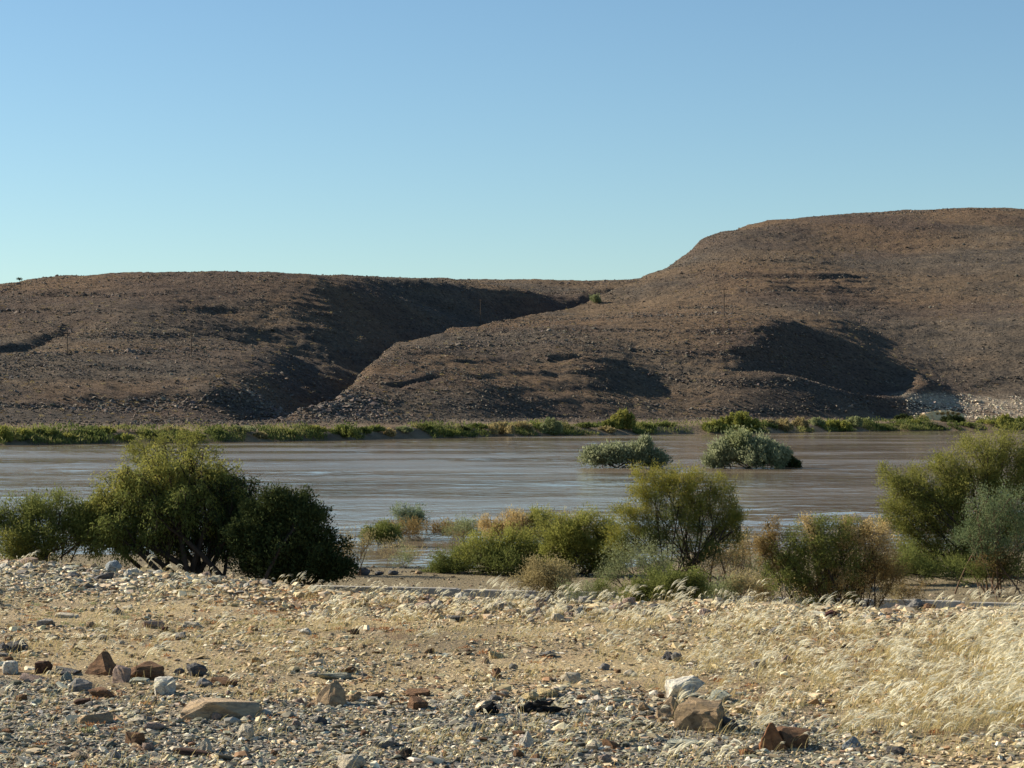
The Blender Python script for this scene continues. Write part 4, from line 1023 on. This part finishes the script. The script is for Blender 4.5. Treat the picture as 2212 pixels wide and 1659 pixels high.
FS = [
 (-14,28,919,'bright','tall bright green shrub at the left edge of the far bank'),
 (24,74,927,'bright','yellow green shrub second from the left edge on the far bank'),
 (50,128,936,'midgreen','dark blue green low thicket right of the leftmost far bank shrubs'),
 (122,168,944,'yellowgreen','low yellow green clump on the far bank left of the great left tree'),
 (150,215,935,'midgreen','mid green shrub behind the low yellow green clump on the far bank'),
 (205,252,941,'yellowgreen','rounded green shrub ahead of the top of the large left tree'),
 (246,290,941,'bright','bright green small shrub seen left of the feathery tree top'),
 (285,345,938,'midgreen','dull green shrub behind the left part of the feathery tree top'),
 (345,405,937,'tan','brownish green shrub behind the feathery tree top'),
 (400,445,934,'midgreen','green shrub behind the right part of the feathery tree top'),
 (438,487,928,'midgreen','dark green shrub just right of the feathery tree top'),
 (484,556,935,'greygreen','long low grey green shrub facing the canyon mouth'),
 (548,577,936,'tan','small pale shrub left of the canyon mouth rocks'),
 (573,642,932,'midgreen','green shrub under the boulder nose of the canyon mouth'),
 (650,706,931,'yellowgreen','yellow green shrub left of the big rounded one below the boulder nose'),
 (703,773,917,'midgreen','big rounded green shrub below the boulder nose'),
 (768,802,923,'midgreen','small shrub touching the big rounded one on its right'),
 (790,832,931,'midgreen','low green shrub between the big rounded one and the dry yellow one'),
 (830,853,927,'straw','small dry yellow shrub on the far bank'),
 (850,892,923,'greygreen','grey green shrub right of the dry yellow one'),
 (888,936,929,'midgreen','low shrub before pale stones left of the bright low one'),
 (938,992,933,'bright','bright green low shrub on the far bank left of centre'),
 (984,1016,926,'darkgreen','dark small shrub right of the bright low one'),
 (1012,1052,923,'midgreen','green shrub left of the wide olive thicket'),
 (1046,1112,911,'tan','wide olive brown thicket near the centre of the far bank'),
 (1104,1152,911,'tan','olive shrub in the middle of the central far bank thicket'),
 (1145,1178,915,'bright','bright green bush inside the olive thicket'),
 (1165,1214,901,'greygreen','taller dull olive shrub at the right end of the central thicket'),
 (1210,1238,928,'midgreen','very low green clump right of the central thicket'),
 (1234,1292,929,'midgreen','long grassy green strip left of the far bank tree'),
 (1290,1330,922,'tan','yellowish leaning shrub at the left foot of the far bank tree'),
 (1368,1418,915,'midgreen','dark green low shrub right of the far bank tree'),
 (1410,1462,921,'midgreen','low green shrub ending at the bare bank with holes'),
 (1514,1572,906,'bright','light green left half of the large shrub behind the domed river bush'),
 (1550,1642,889,'bright','large light green shrub behind the domed river bush'),
 (1640,1680,906,'tan','tan shrub right of the large light green one'),
 (1672,1714,904,'tan','second tan shrub from the large light green one'),
 (1708,1748,902,'tan','olive tan shrub left of the bright green far shrub'),
 (1742,1784,901,'greygreen','olive shrub touching the bright green far shrub'),
 (1768,1842,906,'bright','bright green rounded shrub on the right half of the far bank'),
 (1828,1862,898,'greygreen','tall grey green shrub right of the bright green rounded one'),
 (1858,1888,903,'greygreen','grey green shrub beside the bare bank mound'),
 (1884,1928,916,'midgreen','low dark shrub below the bare bank mound'),
 (1924,1964,919,'midgreen','low olive shrub below the pale rock field'),
 (1958,1992,922,'bright','small bright green shrub at the water right of the mound'),
 (1996,2036,923,'darkgreen','dark low shrub below the yellow eroded bank'),
 (2062,2108,915,'midgreen','green shrub at the foot of the dark tall one'),
 (2106,2156,917,'bright','low yellow green shrub left of the right edge'),
 (2150,2192,894,'bright','tall yellow green shrub near the right edge of the far bank'),
 (2186,2230,900,'midgreen','green shrub at the right edge of the far bank'),
]
for i, (xa, xb, yt, kind, lab) in enumerate(FS): far_shrub(xa, xb, yt, kind, lab, 700 + i, back=2.0 + 1.5 * (i % 3))
far_shrub(1318, 1372, 881, 'yellowgreen', 'tallest tree on the far bank, rounded crown, right of centre', 790, name='bank_tree', cat='tree', back=4)
far_shrub(1298, 1340, 905, 'yellowgreen', 'drooping left side growth beside the tallest far bank tree', 795, back=4)
far_shrub(1932, 1972, 895, 'darkgreen', 'dark round tree on the bare mound of the far bank', 791, name='bank_tree', cat='tree', back=16)
far_shrub(1984, 2004, 897, 'tan', 'thin brown tree left of the yellow eroded bank', 792, name='bank_tree', cat='tree', back=12)
far_shrub(2034, 2082, 896, 'darkgreen', 'dark green tree right of the yellow eroded bank', 793, name='bank_tree', cat='tree', back=9)

# low growth closing the gaps along both water lines: nobody could count it
rs = np.random.RandomState(31)
n = 60000
xx = rs.uniform(-78, 118, n); off = rs.gamma(2.2, 2.0, n) - .8
yy = bankline(xx) + off
kp = (fbm(xx / 6, yy / 6, 201, 3) > -.15 + .15 * (xx < -10)) & ((xx < 24) | (xx > 33) | (rs.rand(n) < .2)) & (off < 10)
xx, yy = xx[kp], yy[kp]; n = len(xx); zz = np.maximum(far_t(xx, yy), WZ)
hgt = .35 + .75 * (.6 + .4 * sstep(-30, 20, xx)) * sstep(-.3, .5, fbm(xx / 3.5, yy / 3.5, 203, 3))
C = np.c_[xx, yy, zz + rs.rand(n) ** 1.3 * hgt]
tn_ = np.clip(rs.normal(.35, .15, n) + .5 * fbm(xx / 5, yy / 5, 205, 3), 0, 1)
BG = mat_leaf('bank_growth', [(0, (.06, .08, .028)), (.35, (.10, .125, .04)), (.65, (.17, .17, .07)), (1, (.28, .23, .12))])
link('bank_grass', leaves_mesh('bank_grass', C, np.c_[rs.normal(0, .5, (n, 2)), np.ones(n)], rs.uniform(.25, .6, n), rs.uniform(.10, .20, n), tn_, BG, rs), kind='stuff')

# scattered small bushes on the slopes
def hill_point(xd, Y): 
    X = (xd - 1106) / F * Y; return X, Y, float(far_t(np.array([X]), np.array([Y]))[0])
def seen_hill(xd, yd, y0=300, y1=820):
    Ys = np.arange(y0, y1, .5); X = (xd - 1106) / F * Ys
    z = far_t(X, Ys); yp = 880 - F * (z - EYE) / Ys
    i = np.argmax(yp <= yd); return X[i], Ys[i], z[i]
X, Y, Z = seen_hill(1285, 655)
b = (X, Y, Z - .2)
plant('ridge_tree', 'small green tree high on the slope in the saddle between the hills', 'tree', b, [(0, 0, 1.3, 1.5, 1.2, 1.0, 1.0), (.7, 0, .8, 1.0, 1.0, .7, .6)], 601, leaf='greygreen', stem_r=.10, n2=16, n3=7, nl=12, ll=.35, lw=.12, spread=.15, sub=.5)
Xs, Ys_, Zs = seen_hill(45, 622)
T = Tubes(); T.add([(0, 0, -.3), (-.15, 0, 1.0), (-.45, 0, 2.2)], [.09, .07, .05], 5); T.add([(-.15, 0, 1.0), (.3, 0, 1.7)], [.05, .03], 4)
rt = bpy.data.objects.new('skyline_plant', None); COL.objects.link(rt); rt.location = (Xs, Ys_, Zs); rt['label'] = 'tiny lone plant against the sky at the far left hilltop'; rt['category'] = 'plant'
link('stems', T.mesh('stems', BARK), rt)
q = in_ball(rs, 160, .9) * np.array([.75, .5, .3]) + np.array([-.4, 0, 2.2])
link('foliage', leaves_mesh('foliage', q, rs.normal(size=(160, 3)), np.full(160, .3), np.full(160, .12), rs.rand(160), GREENS['darkgreen'], rs), rt)

# ---------------------------------------------------------------- poles on the hills
WOOD = mat_bark('weathered_pole', (.07, .05, .038), (.13, .095, .068))
POLES = [(145, 716, 766, 'thin wooden pole furthest left on the left hill'), (413, 713, 770, 'thin wooden pole on the bench of the left hill near its dark gully'),
         (1038, 648, 703, 'thin wooden pole on the spur before the shaded canyon wall'), (1564, 622, 682, 'wooden pole with a crossarm on the right hill')]
for i, (xd, yt, yb, lab) in enumerate(POLES):
    X, Y, Z = seen_hill(xd, yb)
    H = (yb - yt) / F * Y + .3
    r = bpy.data.objects.new('utility_pole', None); COL.objects.link(r); r.location = (X, Y, Z - .3); r['label'] = lab; r['category'] = 'pole'; r['group'] = 'poles of the power line crossing the hills'
    T = Tubes(); w_ = .15 if i == 3 else .10
    T.add([(0, 0, 0), (0, 0, H * .5), (0, 0, H)], [w_, w_ * .9, w_ * .75], 8); link('shaft', T.mesh('shaft', WOOD), r)
    T = Tubes(); aw = 1.0 if i == 3 else .5
    T.add([(-aw, -.14, H - .35), (aw, -.14, H - .35)], [.07, .07], 4); link('crossarm', T.mesh('crossarm', WOOD), r)
    for sx in (-aw * .85, aw * .85):
        T = Tubes(); T.add([(sx, -.14, H - .30), (sx, -.14, H - .1)], [.05, .03], 6); link('insulator', T.mesh('insulator', WOOD), r)

# yellow eroded bank with dark hollows, on the far shore at the right
def eroded_bank():
    m, N, L, B = newmat('yellow_earth')
    L.new(ramp(N, L, noise(N, L, pos(N), 1.4, 4, .6), [(.35, (.48, .33, .16)), (.5, (.66, .52, .28)), (.7, (.50, .36, .22))]), B.inputs['Base Color']); B.inputs['Roughness'].default_value = .95
    X, Y, _ = 0, 430, 0
    for _k in range(10):
        X = (2040 - 1106) / F * Y; Y = float(bankline(np.array([X]))[0]) + 15
    nx, nz = 60, 24
    u = np.linspace(-4.2, 4.2, nx); v = np.linspace(0, 1, nz)
    U, W_ = np.meshgrid(u, v); U = U.ravel(); W_ = W_.ravel()
    h = 2.6 * (1 - .3 * (np.abs(U) / 4.2) ** 2)
    z_ = W_ * h
    y_ = W_ * .9 + .35 * fbm(U / .9, z_ / 1.2, 301, 3)
    for cx, cz, rx, rz in ((-.2, 1.9, .5, .28), (.9, 1.7, .35, .7), (1.9, 1.95, .4, .3), (.8, .9, .55, .45), (2.9, 1.8, .5, .25), (-1.2, 1.9, .3, .2)):
        y_ = y_ + 1.3 * np.clip(1 - ((U - cx) / rx) ** 2 - ((z_ - cz) / rz) ** 2, 0, 1) ** .5
    z0 = float(far_t(np.array([X]), np.array([Y]))[0]) - .5
    vv = np.c_[U, y_, z_]
    top = np.c_[u, np.full(nx, 5.0), np.full(nx, 1.9)]
    vv = np.r_[vv, top]
    i = (np.arange(nz)[:, None] * nx + np.arange(nx - 1)[None]).ravel()
    f = np.c_[i, i + 1, i + 1 + nx, i + nx]
    o = link('eroded_bank', mesh_np('eroded_bank', vv, f, m, True), label='yellow eroded earth bank with dark hollows on the far shore at right', category='earth bank')
    o.location = (X, Y, z0)
eroded_bank()

# ---------------------------------------------------------------- kerb, bollard stones and verge
mC, N, L, B = newmat('concrete')
L.new(ramp(N, L, noise(N, L, pos(N), 6, 7, .65), [(.3, (.24, .22, .19)), (.5, (.36, .33, .28)), (.7, (.46, .42, .36))]), B.inputs['Base Color']); B.inputs['Roughness'].default_value = .9
L.new(bump(N, L, noise(N, L, pos(N), 40, 5, .7), .008), B.inputs['Normal'])
kr = bpy.data.objects.new('concrete_kerb', None); COL.objects.link(kr); kr.location = (0, 39.5, -1.42)
kr['label'] = 'row of long concrete kerbstones along the track behind the crest'; kr['category'] = 'kerb'
bm = bmesh.new(); bmesh.ops.create_cube(bm, size=1)
bmesh.ops.bevel(bm, geom=list(bm.edges), offset=.04, segments=2, affect='EDGES')
km = bpy.data.meshes.new('kerbstone'); bm.to_mesh(km); bm.free(); km.materials.append(mC)
for i in range(-3, 8):
    L0 = 1.42; x0 = i * L0 - .9
    y0 = float(kerb_y(np.array([x0 + L0 / 2]))[0]); y1 = float(kerb_y(np.array([x0 + L0]))[0]); ym = float(kerb_y(np.array([x0]))[0])
    o = link('kerbstone', km, kr)
    o.scale = (L0 - .025, .20, .26); o.location = (x0 + L0 / 2, y0 - 39.5 + .05, .03 + .006 * (i % 3)); o.rotation_euler = (0, 0, math.atan2(y1 - ym, L0))
rs = np.random.RandomState(91)
for i, (xd, yd, wd, hd) in enumerate([(912 - 0, 0, 0, 0)][:0] + [(784, 1250, 34, 16), (735, 1254, 30, 10), (820, 1252, 22, 8), (850, 1254, 24, 9), (700, 1256, 26, 10), (905, 1253, 18, 7), (1036, 1254, 16, 6), (1070, 1256, 14, 6)]):
    Y = 43.2; X = (xd - 1106) / F * Y; k = Y / F
    z_ = float(near_t(np.array([X]), np.array([Y]))[0])
    col = 'dkgrey' if i < 5 else 'tan'
    o = link('stone', SM[i % 3], category='stone', label=['large dark square stone on the bank edge beside the dark shrub', 'dark stone left of the large square one, at the foot of the dark shrub', 'dark stone just right of the large square one on the bank edge',
        'second dark stone right of the large square one on the bank edge', 'dark stone on the bank edge half hidden under the dark shrub', 'small tan stone on the bank edge above the left half of the kerb', 'small tan stone at the foot of the low bright bush, left one',
        'small tan stone at the foot of the low bright bush, right one'][i])
    o.scale = (wd * k, wd * k * .8, hd * k * 1.25); o.location = (X, Y, z_ + hd * k * .45); o.color = (*COLS[col], 1)

# ---------------------------------------------------------------- plumed desert grass
def mat_plume(name, c, tr):
    m, N, L, B = newmat(name)
    N.remove(B); out = N['Material Output']
    cc = ramp(N, L, attr(N, 'tint'), [(0, tuple(q * .72 for q in c)), (1, c)])
    df = N.new('ShaderNodeBsdfDiffuse'); tl = N.new('ShaderNodeBsdfTranslucent'); mx = N.new('ShaderNodeMixShader')
    L.new(cc, df.inputs[0]); L.new(cc, tl.inputs[0]); mx.inputs[0].default_value = tr
    L.new(df.outputs[0], mx.inputs[1]); L.new(tl.outputs[0], mx.inputs[2]); L.new(mx.outputs[0], out.inputs[0])
    return m
M_plume = mat_plume('silky_plumes', (.92, .87, .68), .45)
M_straw = mat_plume('dry_stalks', (.62, .50, .24), .35)
M_blade = mat_plume('grey_green_blades', (.30, .33, .20), .35)

def ribbon(v, f, t, P, W, tint, side):
    n0 = len(v)
    for p, w_ in zip(P, W):
        v.append(p - side * w_); v.append(p + side * w_); t += [tint, tint]
    for i in range(len(P) - 1):
        a2 = n0 + 2 * i; f.append((a2, a2 + 1, a2 + 3, a2 + 2))
def tuft(seed, H=.34, rise=.62, stems=9, plumes=6, blades=8, lean=.6, spread=.07, hair=5, thick=1.0):
    rs = np.random.RandomState(seed)
    sets = {k: ([], [], []) for k in ('s', 'p', 'b')}
    def sd():
        s_ = rs.normal(size=3); s_[2] *= .3; return s_ / np.linalg.norm(s_)
    for i in range(stems):
        b0 = np.array([rs.normal(0, spread), rs.normal(0, spread), -.01])
        h = H * rs.uniform(.5, 1.0); ln_ = lean * rs.uniform(.5, 1.2)
        dy = rs.normal(0, .2)
        P = [b0 + h * np.array([ln_ * t_ ** 1.7, dy * t_, t_ * (1 - .12 * t_ * ln_)]) for t_ in (0, .35, .7, 1.0)]
        v, f, t = sets['s']; ribbon(v, f, t, P, [.0018, .0017, .0015, .0012], rs.rand(), sd())
        if i < plumes:
            v, f, t = sets['p']
            pl_ = h * rs.uniform(.42, .68); k_n = hair
            d0 = P[-1] - P[-2]; d0 /= np.linalg.norm(d0)
            arc = rs.uniform(.5, 1.5)
            for k in range(k_n):
                o_ = -d0 * pl_ * .38 * k / k_n
                j_ = rs.normal(0, .045, 3)
                Q = []
                for u in (0, .3, .62, 1.0):
                    Q.append(P[-1] + o_ + pl_ * (np.array([.72 * u + .12 * u * u, dy * .3 * u, rise * u - .50 * arc * u * u]) + j_ * u))
                ribbon(v, f, t, Q, [.0012 * thick, .0044 * thick, .0036 * thick, .0006], rs.uniform(.3, 1), sd())
    for i in range(blades):
        b0 = np.array([rs.normal(0, spread), rs.normal(0, spread), -.01])
        dr = np.array([rs.normal(.25, .35), rs.normal(0, .35), 1.0]); h = H * rs.uniform(.15, .5)
        P = [b0, b0 + dr * h * .5, b0 + dr * h + np.array([.03, 0, -.01])]
        v, f, t = sets['b' if rs.rand() < .35 else 's']; ribbon(v, f, t, P, [.0022, .002, .0008], rs.rand(), sd())
    return sets
def tuft_meshes(seed, **kw):
    s_ = tuft(seed, **kw)
    r = []
    for k, m in (('s', M_straw), ('p', M_plume), ('b', M_blade)):
        v, f, t = s_[k]
        r.append(mesh_np({'s': 'stalks', 'p': 'plumes', 'b': 'blades'}[k], v, np.array(f), m, False, {'tint': ('POINT', t)}))
    return r
def tuft_joined(seed, **kw):
    s_ = tuft(seed, **kw); vs_ = []; fs = []; ts = []; mi = []; n0 = 0
    for j, k in enumerate(('s', 'p', 'b')):
        v, f, t = s_[k]
        if not f: continue
        vs_ += v; fs += [tuple(q + n0 for q in ff) for ff in f]; ts += t; mi += [j] * len(f); n0 += len(v)
    me = mesh_np('tuft_shape', vs_, np.array(fs), None, False, {'tint': ('POINT', ts)})
    for m in (M_straw, M_plume, M_blade): me.materials.append(m)
    me.polygons.foreach_set('material_index', np.array(mi, np.int32))
    return bpy.data.objects.new('tuft_shape', me)
P_tuft = ([tuft_joined(900 + i, H=.30, stems=10, plumes=7, blades=8, lean=.55 + .1 * (i % 3)) for i in range(7)]
          + [tuft_joined(930 + i, H=.19, stems=8, plumes=5, blades=10, lean=.7, spread=.09) for i in range(5)]
          + [tuft_joined(950 + i, H=.10, stems=9, plumes=1, blades=16, lean=.5, spread=.08) for i in range(4)])
rs = np.random.RandomState(41)
n = 60000
yy = np.sqrt(rs.rand(n) * (28.0 ** 2 - 11.5 ** 2) + 11.5 ** 2); xx = (rs.rand(n) * .54 - .27) * yy
def grass_d(x, y):
    w_ = x + 1.1 * fbm(x / 1.5, y / 1.5, 211, 3)
    lo = 13.2 + .35 * fbm(x * 1.2, y, 213, 2) + .9 * sstep(2.9, 3.6, x) * sstep(9, 3, x)     # bare gravel in the near right corner
    a1 = sstep(-.4, 3.8, w_ - .10 * (y - 14)) * sstep(lo - .3, lo + .8, y) * sstep(crest_y(x) - .6, crest_y(x) - 4.5, y)
    a2 = np.exp(-((y - (crest_y(x) - 1.8)) / 1.5) ** 2) * sstep(-2.8, -1.0, x) * sstep(4.0, 1.0, x)
    return a1, a2
a1, a2 = grass_d(xx, yy)
cl = sstep(-.35, .35, fbm(xx / .45, yy / .7, 217, 3))
heavy = sstep(1.6, 4.2, xx - .12 * (yy - 14))
pt_ = sstep(-.3, .3, fbm(xx / 1.1, yy / 1.6, 223, 3))
dn = .78 * a1 * (.035 + .15 * cl + .16 * heavy * (.3 + .7 * cl)) * (.45 + .55 * pt_) + .15 * a2 * (.1 + .9 * cl)
kp = (rs.rand(n) < dn) & (yy < crest_y(xx) + .2)
short = (rs.rand(n) < .05 * (.3 + sstep(-.1, .4, fbm(xx / 1.2, yy / 1.2, 219, 3))) +   .10 * a1) & (yy < crest_y(xx)) & ~kp
hv = heavy[kp]
X_ = np.r_[xx[kp], xx[short]]; Y_ = np.r_[yy[kp], yy[short]]; n1, n2_ = int(kp.sum()), int(short.sum()); n = n1 + n2_
idx = np.r_[np.where(rs.rand(n1) < .30 + .45 * hv, rs.randint(0, 7, n1), rs.randint(7, 12, n1)), np.where(rs.rand(n2_) < .12, rs.randint(7, 12, n2_), rs.randint(12, 16, n2_))]
s = rs.uniform(.6, 1.2, n) * np.r_[.66 + .32 * hv, np.full(n2_, .9)]
pts_object('plumed_grass', np.c_[X_, Y_, near_t(X_, Y_)], np.c_[rs.normal(0, .14, (n, 2)), rs.normal(0, .6, n)], np.c_[s, s, s], idx, np.ones((n, 4)), P_tuft)

# tufts that stand apart
TT = [tuft_meshes(980 + i, H=.36, rise=.85, stems=4 + i, plumes=3 + i, blades=6, lean=.25 + .06 * i, spread=.06, hair=6, thick=1.1) for i in range(5)]
TUFTS = [ (318,1237,48,'large arching white plume beside the white stone on the left crest'), (458,1247,26,'pale upright plume at the trunk of the large left tree'), (492,1252,20,'white bushy plume below the large left tree'),
 (634,1264,34,'two thin green plumes standing before the dark shrub'), (733,1272,16,'tiny plume at the left end of the kerb'), (868,1294,40,'white plume standing against the left part of the kerb'),
 (905,1300,46,'leaning white plume left of the kerb joint'), (940,1298,34,'pale plume right of the kerb joint'), (1040,1290,52,'small curled plume above the middle of the kerb'), (1078,1284,58,'tall curled white plume above the right end of the kerb'),
 (1128,1300,44,'white plume before the small olive bush'), (1172,1305,40,'short plume on the central crest'), (1200,1300,52,'fan of white plumes right of the small olive bush'), (1218,1302,48,'second fan of plumes beside the small olive bush'),
 (1290,1312,42,'leaning plume on the crest left of the dark green low bush'), (1352,1306,50,'upright plume left of the dark green low bush'), (1375,1310,44,'plume in front of the left end of the dark green low bush'),
 (1408,1306,54,'tall thin plume in front of the dark green low bush'), (1438,1304,56,'white tipped plume at the middle of the dark green low bush'), (1462,1312,46,'bushy plume at the right end of the dark green low bush'), (1485,1308,50,'plume right of the dark green low bush'),
 (1563,1318,52,'single drooping white plume left of the dead twigs'), (1725,1345,70,'large bluish white plume cluster below the spreading bush'), (1755,1340,60,'right part of the bluish white plumes below the spreading bush'),
 (1802,1326,34,'small white plume at the shaded foot of the spreading bush'), (1822,1326,38,'middle white plume at the shaded foot of the spreading bush'), (1855,1322,34,'feathery plume right of the spreading bush foot'),
 (2040,1308,44,'plume on the crest left of the sandy track'), (2075,1305,48,'plume in front of the sandy track'), (2100,1302,54,'tallest plume in front of the sandy track'), (2155,1305,50,'plume on the crest near the right edge'), (2190,1312,52,'plume at the right edge of the crest'),
 (590,1290,40,'thin pale plume on the reddish left slope'), (655,1300,40,'pale grass tuft on the slope below the dark shrub'), (720,1330,56,'left most tuft of the central grass band'), (560,1500,34,'straw tuft above the long sandstone slab'), (600,1480,34,'pale tuft right of the dark grey rounded rock'),
 (272,1575,52,'lone thin stalk standing in the gravel at lower left'), (960,1540,56,'white plumed tuft left of the charred log'), (940,1610,40,'flattened white tuft on the gravel at lower centre'), (1190,1640,60,'white plumes at the lower edge right of centre'), (1300,1600,56,'spreading pale tuft left of the rock cluster'),
 (1490,1560,60,'white plumes drooping over the largest tan boulder'), (1620,1600,64,'dense plume tuft between the boulder and the orange brown rock'), (1590,1625,40,'low straw tuft before the orange brown rock'), (1760,1610,74,'arching plumes over the dark brown block'), (1830,1600,60,'plumes hanging behind the blue black rock'),
 (1440,1545,50,'plumes growing through the sloping brown boulder'), (1900,1640,70,'pale tuft at the lower edge right of the blue black rock')]
for i, (xd, yd, hd, lab) in enumerate(TUFTS):
    X, Y, Z = gpos(xd, yd) if yd > 1240 else gpos(xd, yd)
    r = bpy.data.objects.new('grass_tuft', None); COL.objects.link(r); r.location = (X, Y, Z); r['label'] = lab; r['category'] = 'grass tuft'; r['group'] = 'plumed grass tufts standing apart'
    k = hd * Y / F / .42; r.scale = (k, k, k); r.rotation_euler = (0, 0, ((i * 37) % 11 - 5) * .05)
    for nm, me in zip(('stalks', 'plumes', 'blades'), TT[i % 5]): link(nm, me, r)

# small green and rusty ground plants
P_w = []
for i in range(4):
    rw = np.random.RandomState(60 + i); m = 46
    q = in_ball(rw, m, .9) * np.array([.5, .5, .22]); q[:, 2] = np.abs(q[:, 2])
    me = leaves_mesh('herb_shape', q, rw.normal(size=(m, 3)) + [0, 0, .6], rw.uniform(.12, .3, m), rw.uniform(.04, .10, m), rw.rand(m), None, rw)
    P_w.append(me)
def herb(mat, base):
    out = []
    for me in base:
        m2 = me.copy(); m2.materials.clear(); m2.materials.append(mat); out.append(bpy.data.objects.new('herb_shape', m2))
    return out
RUST = mat_leaf('rusty_herb', [(0, (.16, .07, .035)), (.5, (.28, .13, .06)), (1, (.40, .24, .11))], .3)
P_h = herb(RUST, P_w) + herb(GREENS['greygreen'], P_w)
rs = np.random.RandomState(43)
n = 26000
yy = np.sqrt(rs.rand(n) * (31 ** 2 - 11.5 ** 2) + 11.5 ** 2); xx = (rs.rand(n) * .54 - .27) * yy
rd = red_at(xx, yy)
gp = sstep(1.2, .3, np.hypot(xx + 4.2, (yy - 21.5) / 1.5)) * .8 + sstep(1.0, .3, np.hypot(xx + 2.2, (yy - 20.8) / 1.3)) * .6
p_ = .30 * rd + .02 + .12 * gp
kp = (rs.rand(n) < p_) & (yy < crest_y(xx) + .6)
g_ = rs.rand(n) < (gp / (gp + rd + .05)) * .8 + .03
xx, yy, g_ = xx[kp], yy[kp], g_[kp]; n = len(xx)
s = rs.uniform(.04, .13, n)
pts_object('ground_herbs', np.c_[xx, yy, near_t(xx, yy)], np.c_[np.zeros((n, 2)), rs.rand(n) * 6.28], np.c_[s, s, s * .8], rs.randint(0, 4, n) + 4 * g_, np.ones((n, 4)), P_h)

n = 5000
rs = np.random.RandomState(47)
yy = 290 + 520 * rs.rand(n) ** 1.2; xx = (rs.rand(n) * .5 - .25) * yy
kp = (yy - bankline(xx) > 22) & (fbm(xx / 30, yy / 40, 231, 4) > -.1)
xx, yy = xx[kp], yy[kp]; n = len(xx); s = rs.uniform(.4, 1.0, n)
pts_object('hill_scrub', np.c_[xx, yy, far_t(xx, yy)], np.c_[np.zeros((n, 2)), rs.rand(n) * 6.28], np.c_[s, s, s * .8], rs.randint(0, 8, n), np.ones((n, 4)), herb(GREENS['tan'], P_w) + herb(GREENS['brown'], P_w))

# charred log pieces, bleached dead twigs
CH = mat_bark('charred_wood', (.008, .008, .008), (.03, .028, .027))
def log(xd, yd, wd, label, seed, br):
    X, Y, Z = gpos(xd, yd); k = Y / F; w_ = wd * k; rs = np.random.RandomState(seed)
    T = Tubes()
    for i in range(br):
        x0 = rs.uniform(-.5, .0) * w_; x1 = x0 + rs.uniform(.4, .6) * w_
        P = np.array([(x0 + (x1 - x0) * t_, rs.normal(0, .02), .016 + rs.uniform(0, .03) + (.05 * t_ if i % 3 == 0 else 0)) for t_ in np.linspace(0, 1, 7)])
        T.add(P, rs.uniform(.008, .020, 7) * np.array([.5, 1, 1.1, 1, .9, .8, .3]), 7)
    o = link('charred_log', T.mesh('charred_log', CH), label=label, category='log'); o.location = (X, Y, Z)
log(1172, 1541, 130, 'black charred branch lying flat at lower centre, the longer one', 71, 9)
log(1060, 1543, 62, 'short black charred piece left of the longer charred branch', 72, 5)
X, Y, Z = gpos(1700, 1345)
b = (X, Y, Z)
plant('dead_twigs', 'bleached leafless twigs standing on the crest left of the bluish plumes', 'dead shrub', b, lobes_px(b, [(1680, 1275, 30, 32, .6), (1720, 1285, 28, 28, .6), (1650, 1300, 25, 22, .4)]), 573, bark=DEAD, leaf='straw', stem_r=.007, n2=7, n3=4, nl=2, ll=.02, lw=.006, sub=.5, stems_per=2, base_spread=.12)
